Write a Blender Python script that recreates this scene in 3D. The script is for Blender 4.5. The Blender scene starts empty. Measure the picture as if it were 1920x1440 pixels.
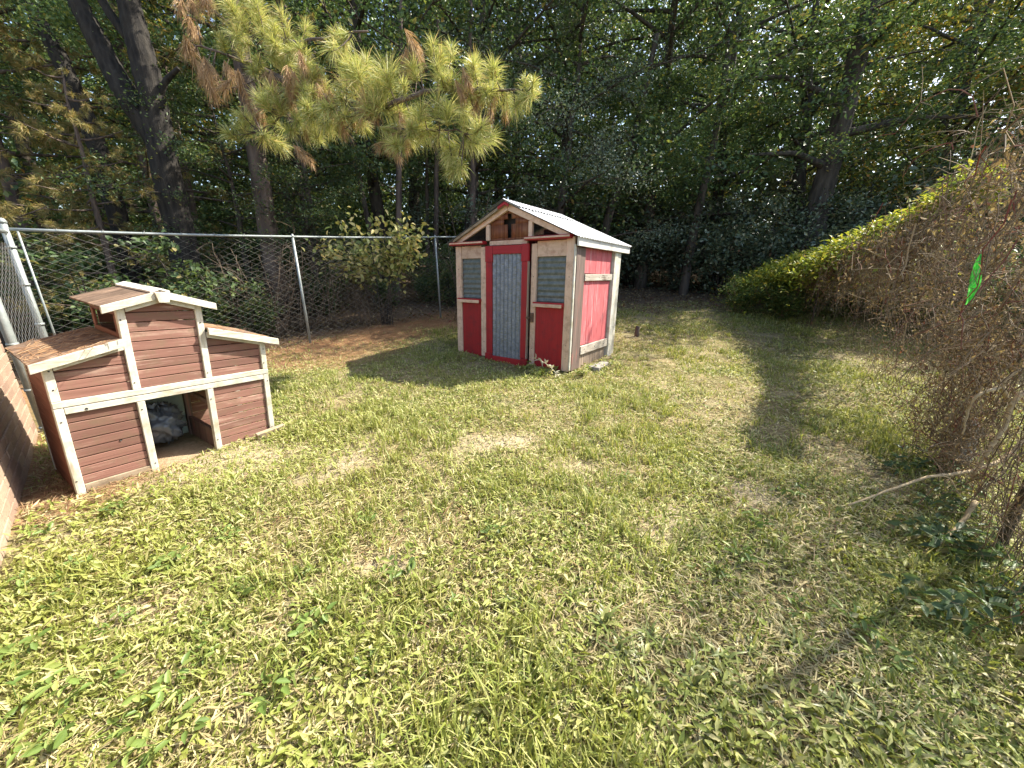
import bpy, bmesh, math, random
import numpy as np
from mathutils import Vector, Matrix

# ------------------------------------------------------------------ camera, sky, sun, exposure
sc = bpy.context.scene
COL = sc.collection
rad = math.radians

cam_d = bpy.data.cameras.new('camera')
cam_d.sensor_fit = 'HORIZONTAL'
cam_d.sensor_width = 36.0
cam_d.lens = 36.0 * 715.0 / 1920.0
cam_d.clip_start = 0.02
cam_d.clip_end = 600
cam = bpy.data.objects.new('camera', cam_d)
COL.objects.link(cam)
CAM_H, PITCH = 1.42, rad(17.3)
cam.location = (0, 0, CAM_H)
cam.rotation_euler = (math.pi / 2 - PITCH, 0, 0)
sc.camera = cam

SUN_AZ = rad(67)                         # from +Y towards +X
SUN_EL = rad(46)
world = bpy.data.worlds.new('World')
sc.world = world
world.use_nodes = True
wn = world.node_tree
sky = wn.nodes.new('ShaderNodeTexSky')
sky.sky_type = 'NISHITA'
sky.sun_disc = False
sky.sun_elevation = SUN_EL
sky.sun_rotation = SUN_AZ
sky.dust_density = 2.0
bg = wn.nodes['Background']
bg.inputs['Strength'].default_value = 0.15
wn.links.new(sky.outputs[0], bg.inputs['Color'])

sun_d = bpy.data.lights.new('sun', 'SUN')
sun_d.energy = 5.0
sun_d.angle = rad(0.5)
sun_d.color = (1.0, 0.93, 0.80)
sun = bpy.data.objects.new('sun', sun_d)
COL.objects.link(sun)
SDIR = Vector((math.sin(SUN_AZ) * math.cos(SUN_EL), math.cos(SUN_AZ) * math.cos(SUN_EL), math.sin(SUN_EL)))
sun.rotation_euler = SDIR.to_track_quat('Z', 'Y').to_euler()
sun.location = SDIR * 40

sc.view_settings.view_transform = 'Standard'
sc.view_settings.look = 'None'
sc.view_settings.exposure = 1.4
sc.view_settings.gamma = 1.0
sc.view_settings.use_curve_mapping = False
sc.cycles.max_bounces = 4
sc.cycles.diffuse_bounces = 2
sc.cycles.glossy_bounces = 2
sc.cycles.transmission_bounces = 3
sc.cycles.sample_clamp_indirect = 4.0
sc.cycles.debug_use_spatial_splits = True

rng = np.random.default_rng(7)
random.seed(7)

# ------------------------------------------------------------------ numeric helpers
def _hash(ix, iy, seed):
    n = (ix.astype(np.int64) * 374761393 + iy.astype(np.int64) * 668265263 + seed * 1442695041) & 0x7fffffff
    n = ((n ^ (n >> 13)) * 1274126177) & 0x7fffffff
    n = n ^ (n >> 16)
    return (n % 100003) / 100003.0

def noise2(x, y, seed=0):
    x = np.asarray(x, float); y = np.asarray(y, float)
    ix = np.floor(x); iy = np.floor(y)
    fx = x - ix; fy = y - iy
    fx = fx * fx * (3 - 2 * fx); fy = fy * fy * (3 - 2 * fy)
    a = _hash(ix, iy, seed); b = _hash(ix + 1, iy, seed)
    c = _hash(ix, iy + 1, seed); d = _hash(ix + 1, iy + 1, seed)
    return (a * (1 - fx) + b * fx) * (1 - fy) + (c * (1 - fx) + d * fx) * fy

def fbm(x, y, seed=0, oct=4):
    s = 0.0; a = 0.5; t = 0.0
    for o in range(oct):
        s = s + a * noise2(np.asarray(x) * 2 ** o, np.asarray(y) * 2 ** o, seed + o * 17)
        t += a; a *= 0.5
    return s / t

def gz(x, y):
    """height of the ground"""
    x = np.asarray(x, float); y = np.asarray(y, float)
    t = np.clip(y - 5.8, 0, None)
    z = 0.065 * np.minimum(t, 14.2) + 0.001 * np.minimum(t, 14.2) ** 2 + 0.045 * np.clip(t - 14.2, 0, None)
    z = z + (fbm(x * 0.9, y * 0.9, 3) - 0.5) * 0.05 * np.clip((np.hypot(x, y) - 0.5), 0, 1)
    z = z + (fbm(x * 4.0, y * 4.0, 5, 3) - 0.5) * 0.035
    return z

def gzf(x, y):
    return float(gz(np.array([x]), np.array([y]))[0])

def mesh_np(name, V, faces):
    """V (n,3); faces = list of int arrays (m,k)"""
    me = bpy.data.meshes.new(name)
    V = np.ascontiguousarray(V, np.float32)
    me.vertices.add(len(V)); me.vertices.foreach_set('co', V.ravel())
    nl = sum(f.size for f in faces); npoly = sum(len(f) for f in faces)
    me.loops.add(nl); me.polygons.add(npoly)
    me.loops.foreach_set('vertex_index', np.concatenate([np.asarray(f, np.int32).ravel() for f in faces]))
    tot = np.concatenate([np.full(len(f), f.shape[1], np.int32) for f in faces])
    st = np.concatenate([[0], np.cumsum(tot)[:-1]]).astype(np.int32)
    me.polygons.foreach_set('loop_start', st)
    me.polygons.foreach_set('loop_total', tot)
    me.update(calc_edges=True)
    return me

def link(name, me, mat=None, parent=None, loc=None, smooth=False):
    o = bpy.data.objects.new(name, me)
    COL.objects.link(o)
    if mat is not None and me is not None and not me.materials:
        me.materials.append(mat)
    if parent is not None:
        o.parent = parent
    if loc is not None:
        o.location = loc
    if smooth:
        me.polygons.foreach_set('use_smooth', np.ones(len(me.polygons), bool))
    return o

def empty(name, loc=(0, 0, 0), rot=None):
    o = bpy.data.objects.new(name, None)
    COL.objects.link(o)
    o.empty_display_size = 0.2
    o.location = loc
    if rot is not None:
        o.rotation_euler = rot
    return o

def tag(o, label=None, cat=None, group=None, kind=None):
    if label: o['label'] = label
    if cat: o['category'] = cat
    if group: o['group'] = group
    if kind: o['kind'] = kind
    return o

class Geo:
    """collects vertices and faces, becomes one mesh"""
    def __init__(s):
        s.V = []; s.F = {}; s.n = 0
    def add(s, V, *Fs):
        V = np.asarray(V, float).reshape(-1, 3)
        for F in Fs:
            F = np.asarray(F, int)
            if len(F):
                s.F.setdefault(F.shape[1], []).append(F + s.n)
        s.V.append(V); s.n += len(V)
    def mesh(s, name):
        return mesh_np(name, np.concatenate(s.V), [np.concatenate(v) for v in s.F.values()])
    def tube(s, pts, radii, sides=5, cap=True):
        P = np.asarray(pts, float); n = len(P)
        R = np.broadcast_to(np.asarray(radii, float), (n,))
        T = np.gradient(P, axis=0); T /= (np.linalg.norm(T, axis=1, keepdims=True) + 1e-9)
        ref = np.array([0.0, 0, 1]) if abs(T[:, 2]).mean() < 0.8 else np.array([1.0, 0, 0])
        A = np.cross(T, ref); A /= (np.linalg.norm(A, axis=1, keepdims=True) + 1e-9)
        B = np.cross(T, A)
        th = np.arange(sides) * 2 * math.pi / sides
        V = (P[:, None, :] + R[:, None, None] * (np.cos(th)[None, :, None] * A[:, None, :] + np.sin(th)[None, :, None] * B[:, None, :])).reshape(-1, 3)
        i = np.arange(n - 1)[:, None] * sides; j = np.arange(sides)[None, :]; j2 = (j + 1) % sides
        F = np.stack([i + j, i + j2, i + sides + j2, i + sides + j], -1).reshape(-1, 4)
        s.add(V, F)
        if cap and sides == 4:
            pass
        if cap:
            c0 = np.arange(sides)[::-1] ; c1 = np.arange(sides) + (n - 1) * sides
            s.F.setdefault(sides, []).append(np.array([c0]) + s.n - len(V))
            s.F.setdefault(sides, []).append(np.array([c1]) + s.n - len(V))

def unit(v):
    return v / (np.linalg.norm(v, axis=-1, keepdims=True) + 1e-9)

def rand_dirs(n, up=0.0, r=rng):
    d = r.normal(size=(n, 3)); d[:, 2] += up
    return unit(d)

def leaves(P, L, W, nrm, d=None, fold=0.18, six=False, r=rng):
    """leaf faces at P with length L, width W; nrm = preferred normals"""
    n = len(P)
    nrm = unit(nrm)
    if d is None:
        d = r.normal(size=(n, 3))
    d = d - (d * nrm).sum(1, keepdims=True) * nrm
    d = unit(d)
    s = np.cross(nrm, d)
    L = np.broadcast_to(L, (n,))[:, None]; W = np.broadcast_to(W, (n,))[:, None]
    if not six:
        V = np.stack([P, P + d * L * .45 + s * W * .5 + nrm * W * fold, P + d * L - nrm * L * .08, P + d * L * .45 - s * W * .5 + nrm * W * fold], 1).reshape(-1, 3)
        b = np.arange(n)[:, None] * 4
        return V, [np.concatenate([b + np.array([0, 2, 1]), b + np.array([0, 3, 2])])]
    V = np.stack([P,
                  P + d * L * .28 + s * W * .44 + nrm * W * fold,
                  P + d * L * .65 + s * W * .40 + nrm * W * fold * .8,
                  P + d * L - nrm * L * .12,
                  P + d * L * .65 - s * W * .40 + nrm * W * fold * .8,
                  P + d * L * .28 - s * W * .44 + nrm * W * fold], 1).reshape(-1, 3)
    b = np.arange(n)[:, None] * 6
    return V, [np.concatenate([b + np.array([0, 3, 2, 1]), b + np.array([0, 5, 4, 3])])]

def blades(P, az, lean0, lean1, L, W, roll=None):
    """grass blades: 5 vertices, a quad and a tip triangle"""
    n = len(P)
    az = np.asarray(az)
    h = np.stack([np.cos(az), np.sin(az), np.zeros(n)], 1)
    up = np.array([0, 0, 1.0])
    L = np.broadcast_to(L, (n,))[:, None]; W = np.broadcast_to(W, (n,))[:, None]
    l0 = np.broadcast_to(lean0, (n,))[:, None]; l1 = np.broadcast_to(lean1, (n,))[:, None]
    d0 = np.sin(l0) * h + np.cos(l0) * up
    d1 = np.sin(l1) * h + np.cos(l1) * up
    s = np.stack([-np.sin(az), np.cos(az), np.zeros(n)], 1)
    if roll is not None:
        rr = np.asarray(roll)[:, None]
        s = np.cos(rr) * s + np.sin(rr) * np.cross(s, d0)
    m = P + d0 * L * .5
    t = m + d1 * L * .5
    V = np.stack([P - s * W * .35, P + s * W * .35, m - s * W * .5, m + s * W * .5, t], 1).reshape(-1, 3)
    b = np.arange(n)[:, None] * 5
    return V, [b + np.array([0, 1, 3, 2]), b + np.array([2, 3, 4])]

# ------------------------------------------------------------------ materials
def new_mat(name):
    m = bpy.data.materials.new(name)
    m.use_nodes = True
    nt = m.node_tree
    return m, nt, nt.nodes['Principled BSDF']

def N(nt, typ, **kw):
    n = nt.nodes.new(typ)
    for k, v in kw.items():
        if k in ('inputs',):
            for a, b in v.items():
                n.inputs[a].default_value = b
        else:
            setattr(n, k, v)
    return n

def ramp(nt, stops, interp='LINEAR'):
    r = nt.nodes.new('ShaderNodeValToRGB')
    r.color_ramp.interpolation = interp
    e = r.color_ramp.elements
    e[0].position = stops[0][0]; e[0].color = (*stops[0][1], 1)
    e[1].position = stops[-1][0]; e[1].color = (*stops[-1][1], 1)
    for p, c in stops[1:-1]:
        q = e.new(p); q.color = (*c, 1)
    return r

def mix(nt, fac, a, b, blend='MIX'):
    m = nt.nodes.new('ShaderNodeMix')
    m.data_type = 'RGBA'; m.blend_type = blend
    for sock, v in ((m.inputs[0], fac), (m.inputs[6], a), (m.inputs[7], b)):
        if isinstance(v, (int, float)): sock.default_value = v
        elif isinstance(v, tuple): sock.default_value = (*v, 1)
        else: nt.links.new(v, sock)
    return m.outputs[2]

def obj_vec(nt, scale=(1, 1, 1), per_object=True):
    tc = nt.nodes.new('ShaderNodeTexCoord')
    mp = nt.nodes.new('ShaderNodeMapping')
    mp.inputs['Scale'].default_value = scale
    nt.links.new(tc.outputs['Object'], mp.inputs['Vector'])
    if per_object:
        oi = nt.nodes.new('ShaderNodeObjectInfo')
        mu = N(nt, 'ShaderNodeMath', operation='MULTIPLY'); mu.inputs[1].default_value = 37.0
        nt.links.new(oi.outputs['Random'], mu.inputs[0])
        cx = nt.nodes.new('ShaderNodeCombineXYZ')
        for i in range(3): nt.links.new(mu.outputs[0], cx.inputs[i])
        nt.links.new(cx.outputs[0], mp.inputs['Location'])
    return mp.outputs[0]

def noise(nt, vec, scale, detail=4, rough=.55, dist=0.0):
    n = nt.nodes.new('ShaderNodeTexNoise')
    n.inputs['Scale'].default_value = scale
    n.inputs['Detail'].default_value = detail
    n.inputs['Roughness'].default_value = rough
    n.inputs['Distortion'].default_value = dist
    if vec is not None: nt.links.new(vec, n.inputs['Vector'])
    return n.outputs['Fac']

def bump(nt, bsdf, h, strength=.4, dist=.01):
    b = nt.nodes.new('ShaderNodeBump')
    b.inputs['Strength'].default_value = strength
    b.inputs['Distance'].default_value = dist
    nt.links.new(h, b.inputs['Height'])
    nt.links.new(b.outputs[0], bsdf.inputs['Normal'])

def wood(name, c1, c2, axis='Z', wear=None, wear_at=(.55, .62), rough=.75, vary=.25, gscale=1.0, dirt=None):
    """painted or bare boards: grain stretched along an axis, worn or dirty patches"""
    m, nt, b = new_mat(name)
    st = {'X': (2, 45, 45), 'Y': (45, 2, 45), 'Z': (45, 45, 2)}[axis]
    v = obj_vec(nt, tuple(s * gscale for s in st))
    g = noise(nt, v, 1.0, 5, .6, .6)
    v2 = obj_vec(nt, {'X': (3, 9, 9), 'Y': (9, 3, 9), 'Z': (9, 9, 3)}[axis])
    g2 = noise(nt, v2, 1.0, 5, .65)
    r = ramp(nt, [(.3, c2), (.7, c1)])
    nt.links.new(g, r.inputs[0])
    col = r.outputs[0]
    if wear:
        ad = N(nt, 'ShaderNodeMath', operation='ADD'); nt.links.new(g, ad.inputs[0]); nt.links.new(g2, ad.inputs[1])
        hf = N(nt, 'ShaderNodeMath', operation='MULTIPLY'); nt.links.new(ad.outputs[0], hf.inputs[0]); hf.inputs[1].default_value = .5
        wr = ramp(nt, [(wear_at[0], (0, 0, 0)), (wear_at[1], (1, 1, 1))])
        nt.links.new(hf.outputs[0], wr.inputs[0])
        col = mix(nt, wr.outputs[0], col, wear)
    if dirt:
        v3 = obj_vec(nt, (1, 1, 1)); d = noise(nt, v3, 9, 6, .7)
        dr = ramp(nt, [(.48, (0, 0, 0)), (.68, (1, 1, 1))]); nt.links.new(d, dr.inputs[0])
        col = mix(nt, dr.outputs[0], col, dirt)
    oi = nt.nodes.new('ShaderNodeObjectInfo')
    hsv = nt.nodes.new('ShaderNodeHueSaturation')
    mr = N(nt, 'ShaderNodeMapRange'); mr.inputs[3].default_value = 1 - vary; mr.inputs[4].default_value = 1 + vary * .6
    nt.links.new(oi.outputs['Random'], mr.inputs[0]); nt.links.new(mr.outputs[0], hsv.inputs['Value'])
    nt.links.new(col, hsv.inputs['Color'])
    nt.links.new(hsv.outputs[0], b.inputs['Base Color'])
    b.inputs['Roughness'].default_value = rough
    b.inputs['Specular IOR Level'].default_value = .3
    bump(nt, b, g, .35, .004)
    return m

def leaf_mat(name, stops, trans=.35, rough=.5, spec=.4, vary=.25, big=0.0, big_col=None, tint=None):
    """foliage: colour by leaf, part of the light goes through"""
    m, nt, b = new_mat(name)
    ge = nt.nodes.new('ShaderNodeNewGeometry')
    r = ramp(nt, stops)
    nt.links.new(ge.outputs['Random Per Island'], r.inputs[0])
    col = r.outputs[0]
    if big_col:
        v = obj_vec(nt, (1, 1, 1), False)
        nz = noise(nt, v, big, 4, .6)
        rr = ramp(nt, [(.42, (0, 0, 0)), (.66, (.5, .5, .5))]); nt.links.new(nz, rr.inputs[0])
        col = mix(nt, rr.outputs[0], col, big_col)
    oi = nt.nodes.new('ShaderNodeObjectInfo')
    hsv = nt.nodes.new('ShaderNodeHueSaturation')
    mr = N(nt, 'ShaderNodeMapRange'); mr.inputs[3].default_value = 1 - vary; mr.inputs[4].default_value = 1 + vary
    nt.links.new(oi.outputs['Random'], mr.inputs[0]); nt.links.new(mr.outputs[0], hsv.inputs['Value'])
    nt.links.new(col, hsv.inputs['Color'])
    nt.links.new(hsv.outputs[0], b.inputs['Base Color'])
    b.inputs['Roughness'].default_value = rough
    b.inputs['Specular IOR Level'].default_value = spec
    tr = nt.nodes.new('ShaderNodeBsdfTranslucent')
    tc = mix(nt, .55, hsv.outputs[0], (1.0, 0.95, .35), 'MULTIPLY')
    nt.links.new(tc, tr.inputs['Color'])
    ms = nt.nodes.new('ShaderNodeMixShader'); ms.inputs[0].default_value = trans
    nt.links.new(b.outputs[0], ms.inputs[1]); nt.links.new(tr.outputs[0], ms.inputs[2])
    nt.links.new(ms.outputs[0], nt.nodes['Material Output'].inputs['Surface'])
    return m

def plain(name, c, rough=.6, metal=0.0, c2=None, scale=20.0, spec=.4, bmp=.0):
    m, nt, b = new_mat(name)
    if c2:
        v = obj_vec(nt)
        f = noise(nt, v, scale, 6, .65)
        r = ramp(nt, [(.35, c), (.68, c2)]); nt.links.new(f, r.inputs[0])
        nt.links.new(r.outputs[0], b.inputs['Base Color'])
        if bmp: bump(nt, b, f, bmp, .006)
    else:
        b.inputs['Base Color'].default_value = (*c, 1)
    b.inputs['Roughness'].default_value = rough
    b.inputs['Metallic'].default_value = metal
    b.inputs['Specular IOR Level'].default_value = spec
    return m

M = {}
M['white'] = wood('weathered_white_paint', (.70, .68, .60), (.54, .52, .44), 'Z', (.33, .28, .20), (.52, .64), .75, .14, dirt=(.42, .39, .28))
M['white_x'] = wood('weathered_white_paint_horizontal', (.70, .68, .60), (.54, .52, .44), 'X', (.33, .28, .20), (.52, .64), .75, .14, dirt=(.42, .39, .28))
M['white_y'] = wood('peeling_white_paint', (.78, .77, .72), (.6, .58, .52), 'Y', (.36, .31, .25), (.53, .62), .7, .1)
M['siding'] = wood('brown_stained_siding', (.27, .14, .108), (.175, .086, .066), 'X', (.40, .28, .22), (.55, .68), .8, .22, dirt=(.20, .125, .085))
M['siding_y'] = wood('brown_stained_siding_side', (.235, .098, .068), (.15, .06, .042), 'Y', (.36, .22, .16), (.60, .72), .7, .16)
M['bare'] = wood('bare_grey_wood', (.42, .34, .24), (.26, .20, .14), 'X', None, rough=.85, vary=.2, dirt=(.2, .15, .1))
M['bare_z'] = wood('bare_grey_wood_upright', (.40, .31, .23), (.2, .15, .11), 'Z', (.5, .45, .38), (.55, .65), .85, .15)
M['rot'] = wood('rotted_dark_wood', (.23, .17, .14), (.10, .07, .06), 'Z', (.32, .12, .10), (.54, .66), .85, .15)
M['rot_y'] = wood('peeling_rail_wood', (.6, .56, .48), (.3, .25, .19), 'Y', (.14, .1, .07), (.54, .6), .85, .1)
M['pine'] = wood('cream_pine_boards', (.74, .55, .41), (.62, .43, .30), 'Z', (.62, .24, .18), (.57, .72), .6, .16, dirt=(.46, .31, .22))
M['pine_x'] = wood('cream_pine_boards_horizontal', (.74, .55, .41), (.62, .43, .30), 'X', (.60, .20, .15), (.55, .72), .6, .16, dirt=(.48, .30, .2))
M['red'] = wood('red_paint', (.40, .022, .026), (.27, .014, .018), 'Z', (.16, .03, .03), (.55, .7), .5, .14, dirt=(.24, .02, .025))
M['red_x'] = wood('red_paint_horizontal', (.40, .024, .028), (.30, .016, .02), 'X', (.5, .16, .14), (.60, .7), .5, .1)
M['red_faded'] = wood('faded_red_boards', (.62, .17, .18), (.48, .10, .11), 'Z', (.68, .42, .42), (.54, .68), .8, .12)
M['ply'] = wood('brown_plywood', (.25, .09, .04), (.15, .05, .025), 'Z', (.3, .16, .08), (.5, .66), .6, .1)
M['board_litter'] = wood('litter_strewn_roof_boards', (.22, .15, .105), (.11, .075, .055), 'X', (.31, .21, .14), (.50, .62), .95, .25, dirt=(.10, .065, .045))
M['shade_in'] = plain('interior_shade_black', (.035, .03, .025), .9)  # near-black colour stands in for the shade inside the shed

# galvanised sheets
def metal_mat(name, c1, c2, rust, metal=.55, rough=.5, rust_at=(.62, .75)):
    m, nt, b = new_mat(name)
    v = obj_vec(nt)
    f = noise(nt, v, 14, 6, .7); f2 = noise(nt, obj_vec(nt, (3, 3, 9)), 6, 6, .7)
    r = ramp(nt, [(.35, c1), (.68, c2)]); nt.links.new(f, r.inputs[0])
    rr = ramp(nt, [(rust_at[0], (0, 0, 0)), (rust_at[1], (1, 1, 1))]); nt.links.new(f2, rr.inputs[0])
    nt.links.new(mix(nt, rr.outputs[0], r.outputs[0], rust), b.inputs['Base Color'])
    b.inputs['Metallic'].default_value = metal
    b.inputs['Roughness'].default_value = rough
    return m
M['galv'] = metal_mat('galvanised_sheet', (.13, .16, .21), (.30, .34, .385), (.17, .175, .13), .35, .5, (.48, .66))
M['galv_green'] = metal_mat('aged_green_grey_sheet', (.10, .12, .11), (.20, .22, .21), (.10, .11, .07), .3, .5)
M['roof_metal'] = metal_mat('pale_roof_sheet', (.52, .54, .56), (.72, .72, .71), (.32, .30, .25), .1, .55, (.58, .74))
M['pipe'] = metal_mat('galvanised_pipe', (.24, .27, .26), (.34, .37, .36), (.26, .25, .21), .35, .55, (.64, .8))
M['wire'] = metal_mat('galvanised_wire', (.24, .24, .22), (.36, .35, .32), (.28, .22, .16), .4, .5)
M['iron'] = plain('rusty_iron', (.10, .07, .055), .7, .5, (.22, .13, .08), 60)
M['nail'] = plain('dark_nail_heads', (.05, .05, .05), .5, .6)

# brick and mortar
def brick_mat():
    m, nt, b = new_mat('buff_brick')
    oi = nt.nodes.new('ShaderNodeObjectInfo')
    r = ramp(nt, [(0, (.30, .20, .145)), (.35, (.36, .255, .18)), (.7, (.40, .30, .215)), (1, (.27, .17, .125))])
    nt.links.new(oi.outputs['Random'], r.inputs[0])
    f = noise(nt, obj_vec(nt), 60, 6, .7)
    fr = ramp(nt, [(.3, (.72, .72, .72)), (.7, (1.1, 1.1, 1.1))]); nt.links.new(f, fr.inputs[0])
    nt.links.new(mix(nt, 1.0, r.outputs[0], fr.outputs[0], 'MULTIPLY'), b.inputs['Base Color'])
    b.inputs['Roughness'].default_value = .9
    bump(nt, b, f, .5, .004)
    return m
M['brick'] = brick_mat()
M['mortar'] = plain('mortar', (.42, .38, .32), .95, 0, (.52, .48, .41), 80, .2, .4)
M['concrete'] = plain('concrete', (.24, .225, .20), .95, 0, (.37, .35, .31), 30, .2, .4)

# bark
def bark_mat(name, c1, c2, scale=9):
    m, nt, b = new_mat(name)
    v = obj_vec(nt, (1, 1, .22))
    vo = nt.nodes.new('ShaderNodeTexVoronoi'); vo.inputs['Scale'].default_value = scale
    nt.links.new(v, vo.inputs['Vector'])
    f = noise(nt, v, scale * 2.5, 6, .7)
    ad = N(nt, 'ShaderNodeMath', operation='MULTIPLY'); nt.links.new(vo.outputs['Distance'], ad.inputs[0]); nt.links.new(f, ad.inputs[1])
    r = ramp(nt, [(.08, c2), (.4, c1)]); nt.links.new(ad.outputs[0], r.inputs[0])
    nt.links.new(r.outputs[0], b.inputs['Base Color'])
    b.inputs['Roughness'].default_value = .95
    bump(nt, b, ad.outputs[0], .9, .04)
    return m
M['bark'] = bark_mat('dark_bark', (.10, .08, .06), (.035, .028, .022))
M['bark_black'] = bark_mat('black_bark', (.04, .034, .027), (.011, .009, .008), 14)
M['pine_bark'] = bark_mat('pine_bark', (.17, .125, .10), (.055, .04, .032), 7)
M['vine'] = plain('grey_brown_vine', (.20, .145, .09), .85, 0, (.36, .28, .18), 12)
M['dry_twig'] = plain('dry_brown_twigs', (.09, .065, .045), .9, 0, (.19, .14, .095), 8)
M['branch'] = plain('pale_bare_branch', (.34, .25, .13), .8, 0, (.5, .40, .24), 9)
M['twig'] = leaf_mat('dry_vine_stems', [(0, (0.101, 0.072, 0.0432)), (.5, (0.194, 0.144, 0.09)), (.85, (0.302, 0.238, 0.151)), (.94, (0.173, 0.072, 0.0504)), (1, (0.202, 0.0576, 0.0432))], 0.0, .8, .2, 0)
M['dead_leaf'] = leaf_mat('dry_vine_leaves', [(0, (0.128, 0.088, 0.048)), (.5, (0.24, 0.176, 0.096)), (.88, (0.368, 0.296, 0.176)), (1, (0.224, 0.08, 0.056))], .3, .8, .2, 0)
M['red_leaf'] = leaf_mat('rusty_vine_leaves', [(0, (.11, .07, .04)), (.5, (.22, .15, .085)), (.85, (.38, .29, .165)), (.95, (.42, .33, .2)), (1, (.25, .10, .06))], .3, .8, .2, 0)
M['oak'] = leaf_mat('dark_green_leaves', [(0, (0.0691, 0.12, 0.046)), (.45, (0.111, 0.179, 0.0691)), (.8, (0.15, 0.231, 0.0808)), (.95, (0.276, 0.301, 0.0691)), (1, (0.37, 0.276, 0.0922))], .35, .42, .5, .3)
M['oak_grey'] = leaf_mat('grey_green_leaves', [(0, (0.0864, 0.119, 0.0768)), (.6, (0.134, 0.176, 0.111)), (1, (0.211, 0.25, 0.163))], .3, .40, .55, .15)
M['oak_yellow'] = leaf_mat('yellowing_leaves', [(0, (0.112, 0.167, 0.0373)), (.5, (0.223, 0.261, 0.0559)), (.85, (0.447, 0.373, 0.0745)), (1, (0.559, 0.281, 0.0745))], .4, .5, .4, .2)
M['hedge'] = leaf_mat('glossy_hedge_leaves', [(0, (.07, .10, .06)), (.5, (.12, .155, .09)), (.85, (.19, .225, .13)), (.95, (.28, .30, .19)), (1, (.24, .14, .09))], .3, .30, .7, .25)
M['shrub'] = leaf_mat('understorey_leaves', [(0, (0.0682, 0.113, 0.0455)), (.5, (0.106, 0.174, 0.0682)), (.85, (0.182, 0.243, 0.0759)), (1, (0.365, 0.304, 0.121))], .4, .5, .4, .2)
M['bush'] = leaf_mat('yellowing_bush_leaves', [(0, (0.156, 0.218, 0.0624)), (.35, (0.312, 0.328, 0.0936)), (.7, (0.53, 0.484, 0.172)), (1, (0.655, 0.53, 0.25))], .35, .5, .4, .1)
M['vine_green'] = leaf_mat('yellow_green_vine_leaves', [(0, (0.163, 0.227, 0.0406)), (.5, (0.325, 0.39, 0.0569)), (.85, (0.488, 0.488, 0.065)), (1, (0.617, 0.488, 0.0975))], .4, .5, .4, .1)
M['mound'] = leaf_mat('green_vine_leaves', [(0, (0.078, 0.133, 0.039)), (.5, (0.133, 0.203, 0.0546)), (.85, (0.218, 0.281, 0.0702)), (1, (0.406, 0.343, 0.0936))], .4, .5, .4, .15)
M['needle'] = leaf_mat('green_pine_needles', [(0, (0.291, 0.335, 0.0874)), (.45, (0.451, 0.48, 0.146)), (.8, (0.67, 0.655, 0.277)), (.92, (0.8, 0.699, 0.364)), (1, (0.655, 0.451, 0.233))], .35, .45, .45, .1)
M['needle_dull'] = leaf_mat('dull_pine_needles', [(0, (0.168, 0.18, 0.054)), (.4, (0.276, 0.252, 0.084)), (.75, (0.396, 0.312, 0.12)), (1, (0.456, 0.3, 0.132))], .35, .5, .4, .15)
M['needle_dead'] = leaf_mat('dead_pine_needles', [(0, (0.288, 0.18, 0.096)), (.5, (0.432, 0.276, 0.144)), (1, (0.576, 0.396, 0.216))], .25, .6, .3, .1)
M['straw'] = leaf_mat('fallen_pine_straw', [(0, (.14, .075, .045)), (.5, (.29, .165, .09)), (.85, (.40, .26, .14)), (1, (.46, .34, .21))], .15, .8, .2, 0)
M['grass'] = leaf_mat('mown_grass', [(0, (0.14, 0.2, 0.0378)), (.3, (0.254, 0.302, 0.0648)), (.6, (0.378, 0.405, 0.124)), (.85, (0.508, 0.497, 0.205)), (1, (0.594, 0.54, 0.292))], .35, .5, .35, 0, 1.1, (.33, .34, .075))
M['thatch'] = leaf_mat('dry_clippings', [(0, (.26, .20, .10)), (.4, (.38, .32, .16)), (.8, (.48, .44, .23)), (1, (.54, .47, .30))], .2, .7, .3, 0)
M['weed'] = leaf_mat('weed_leaves', [(0, (0.106, 0.175, 0.0375)), (.6, (0.188, 0.263, 0.0625)), (1, (0.325, 0.375, 0.112))], .35, .45, .45, .2)
M['strap'] = leaf_mat('strap_leaves', [(0, (.14, .185, .045)), (.6, (.21, .255, .07)), (1, (.33, .34, .13))], .35, .4, .5, .15)
M['pale_weed'] = leaf_mat('pale_dry_weed', [(0, (.45, .42, .30)), (1, (.62, .58, .45))], .3, .7, .3, .1)
def plastic():
    m, nt, b = new_mat('dark_plastic_bag')
    b.inputs['Base Color'].default_value = (.10, .115, .13, 1)
    b.inputs['Roughness'].default_value = .38
    b.inputs['Specular IOR Level'].default_value = .6
    return m
M['bag'] = plastic()
M['panel_in'] = plain('pale_green_panel', (.36, .42, .34), .7, 0, (.28, .34, .27), 6)
def ribbon_mat():
    m, nt, b = new_mat('green_flagging_tape')
    f = noise(nt, obj_vec(nt, (30, 30, 9)), 3, 4, .6, 1.5); bump(nt, b, f, .8, .01)
    r = ramp(nt, [(.38, (.10, .58, .09)), (.52, (.17, .72, .14)), (.66, (.40, .85, .30))]); nt.links.new(f, r.inputs[0])
    nt.links.new(r.outputs[0], b.inputs['Base Color'])
    b.inputs['Roughness'].default_value = .35
    tr = nt.nodes.new('ShaderNodeBsdfTranslucent'); nt.links.new(r.outputs[0], tr.inputs['Color'])
    ms = nt.nodes.new('ShaderNodeMixShader'); ms.inputs[0].default_value = .6
    nt.links.new(b.outputs[0], ms.inputs[1]); nt.links.new(tr.outputs[0], ms.inputs[2])
    nt.links.new(ms.outputs[0], nt.nodes['Material Output'].inputs['Surface'])
    return m
M['ribbon'] = ribbon_mat()

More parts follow.
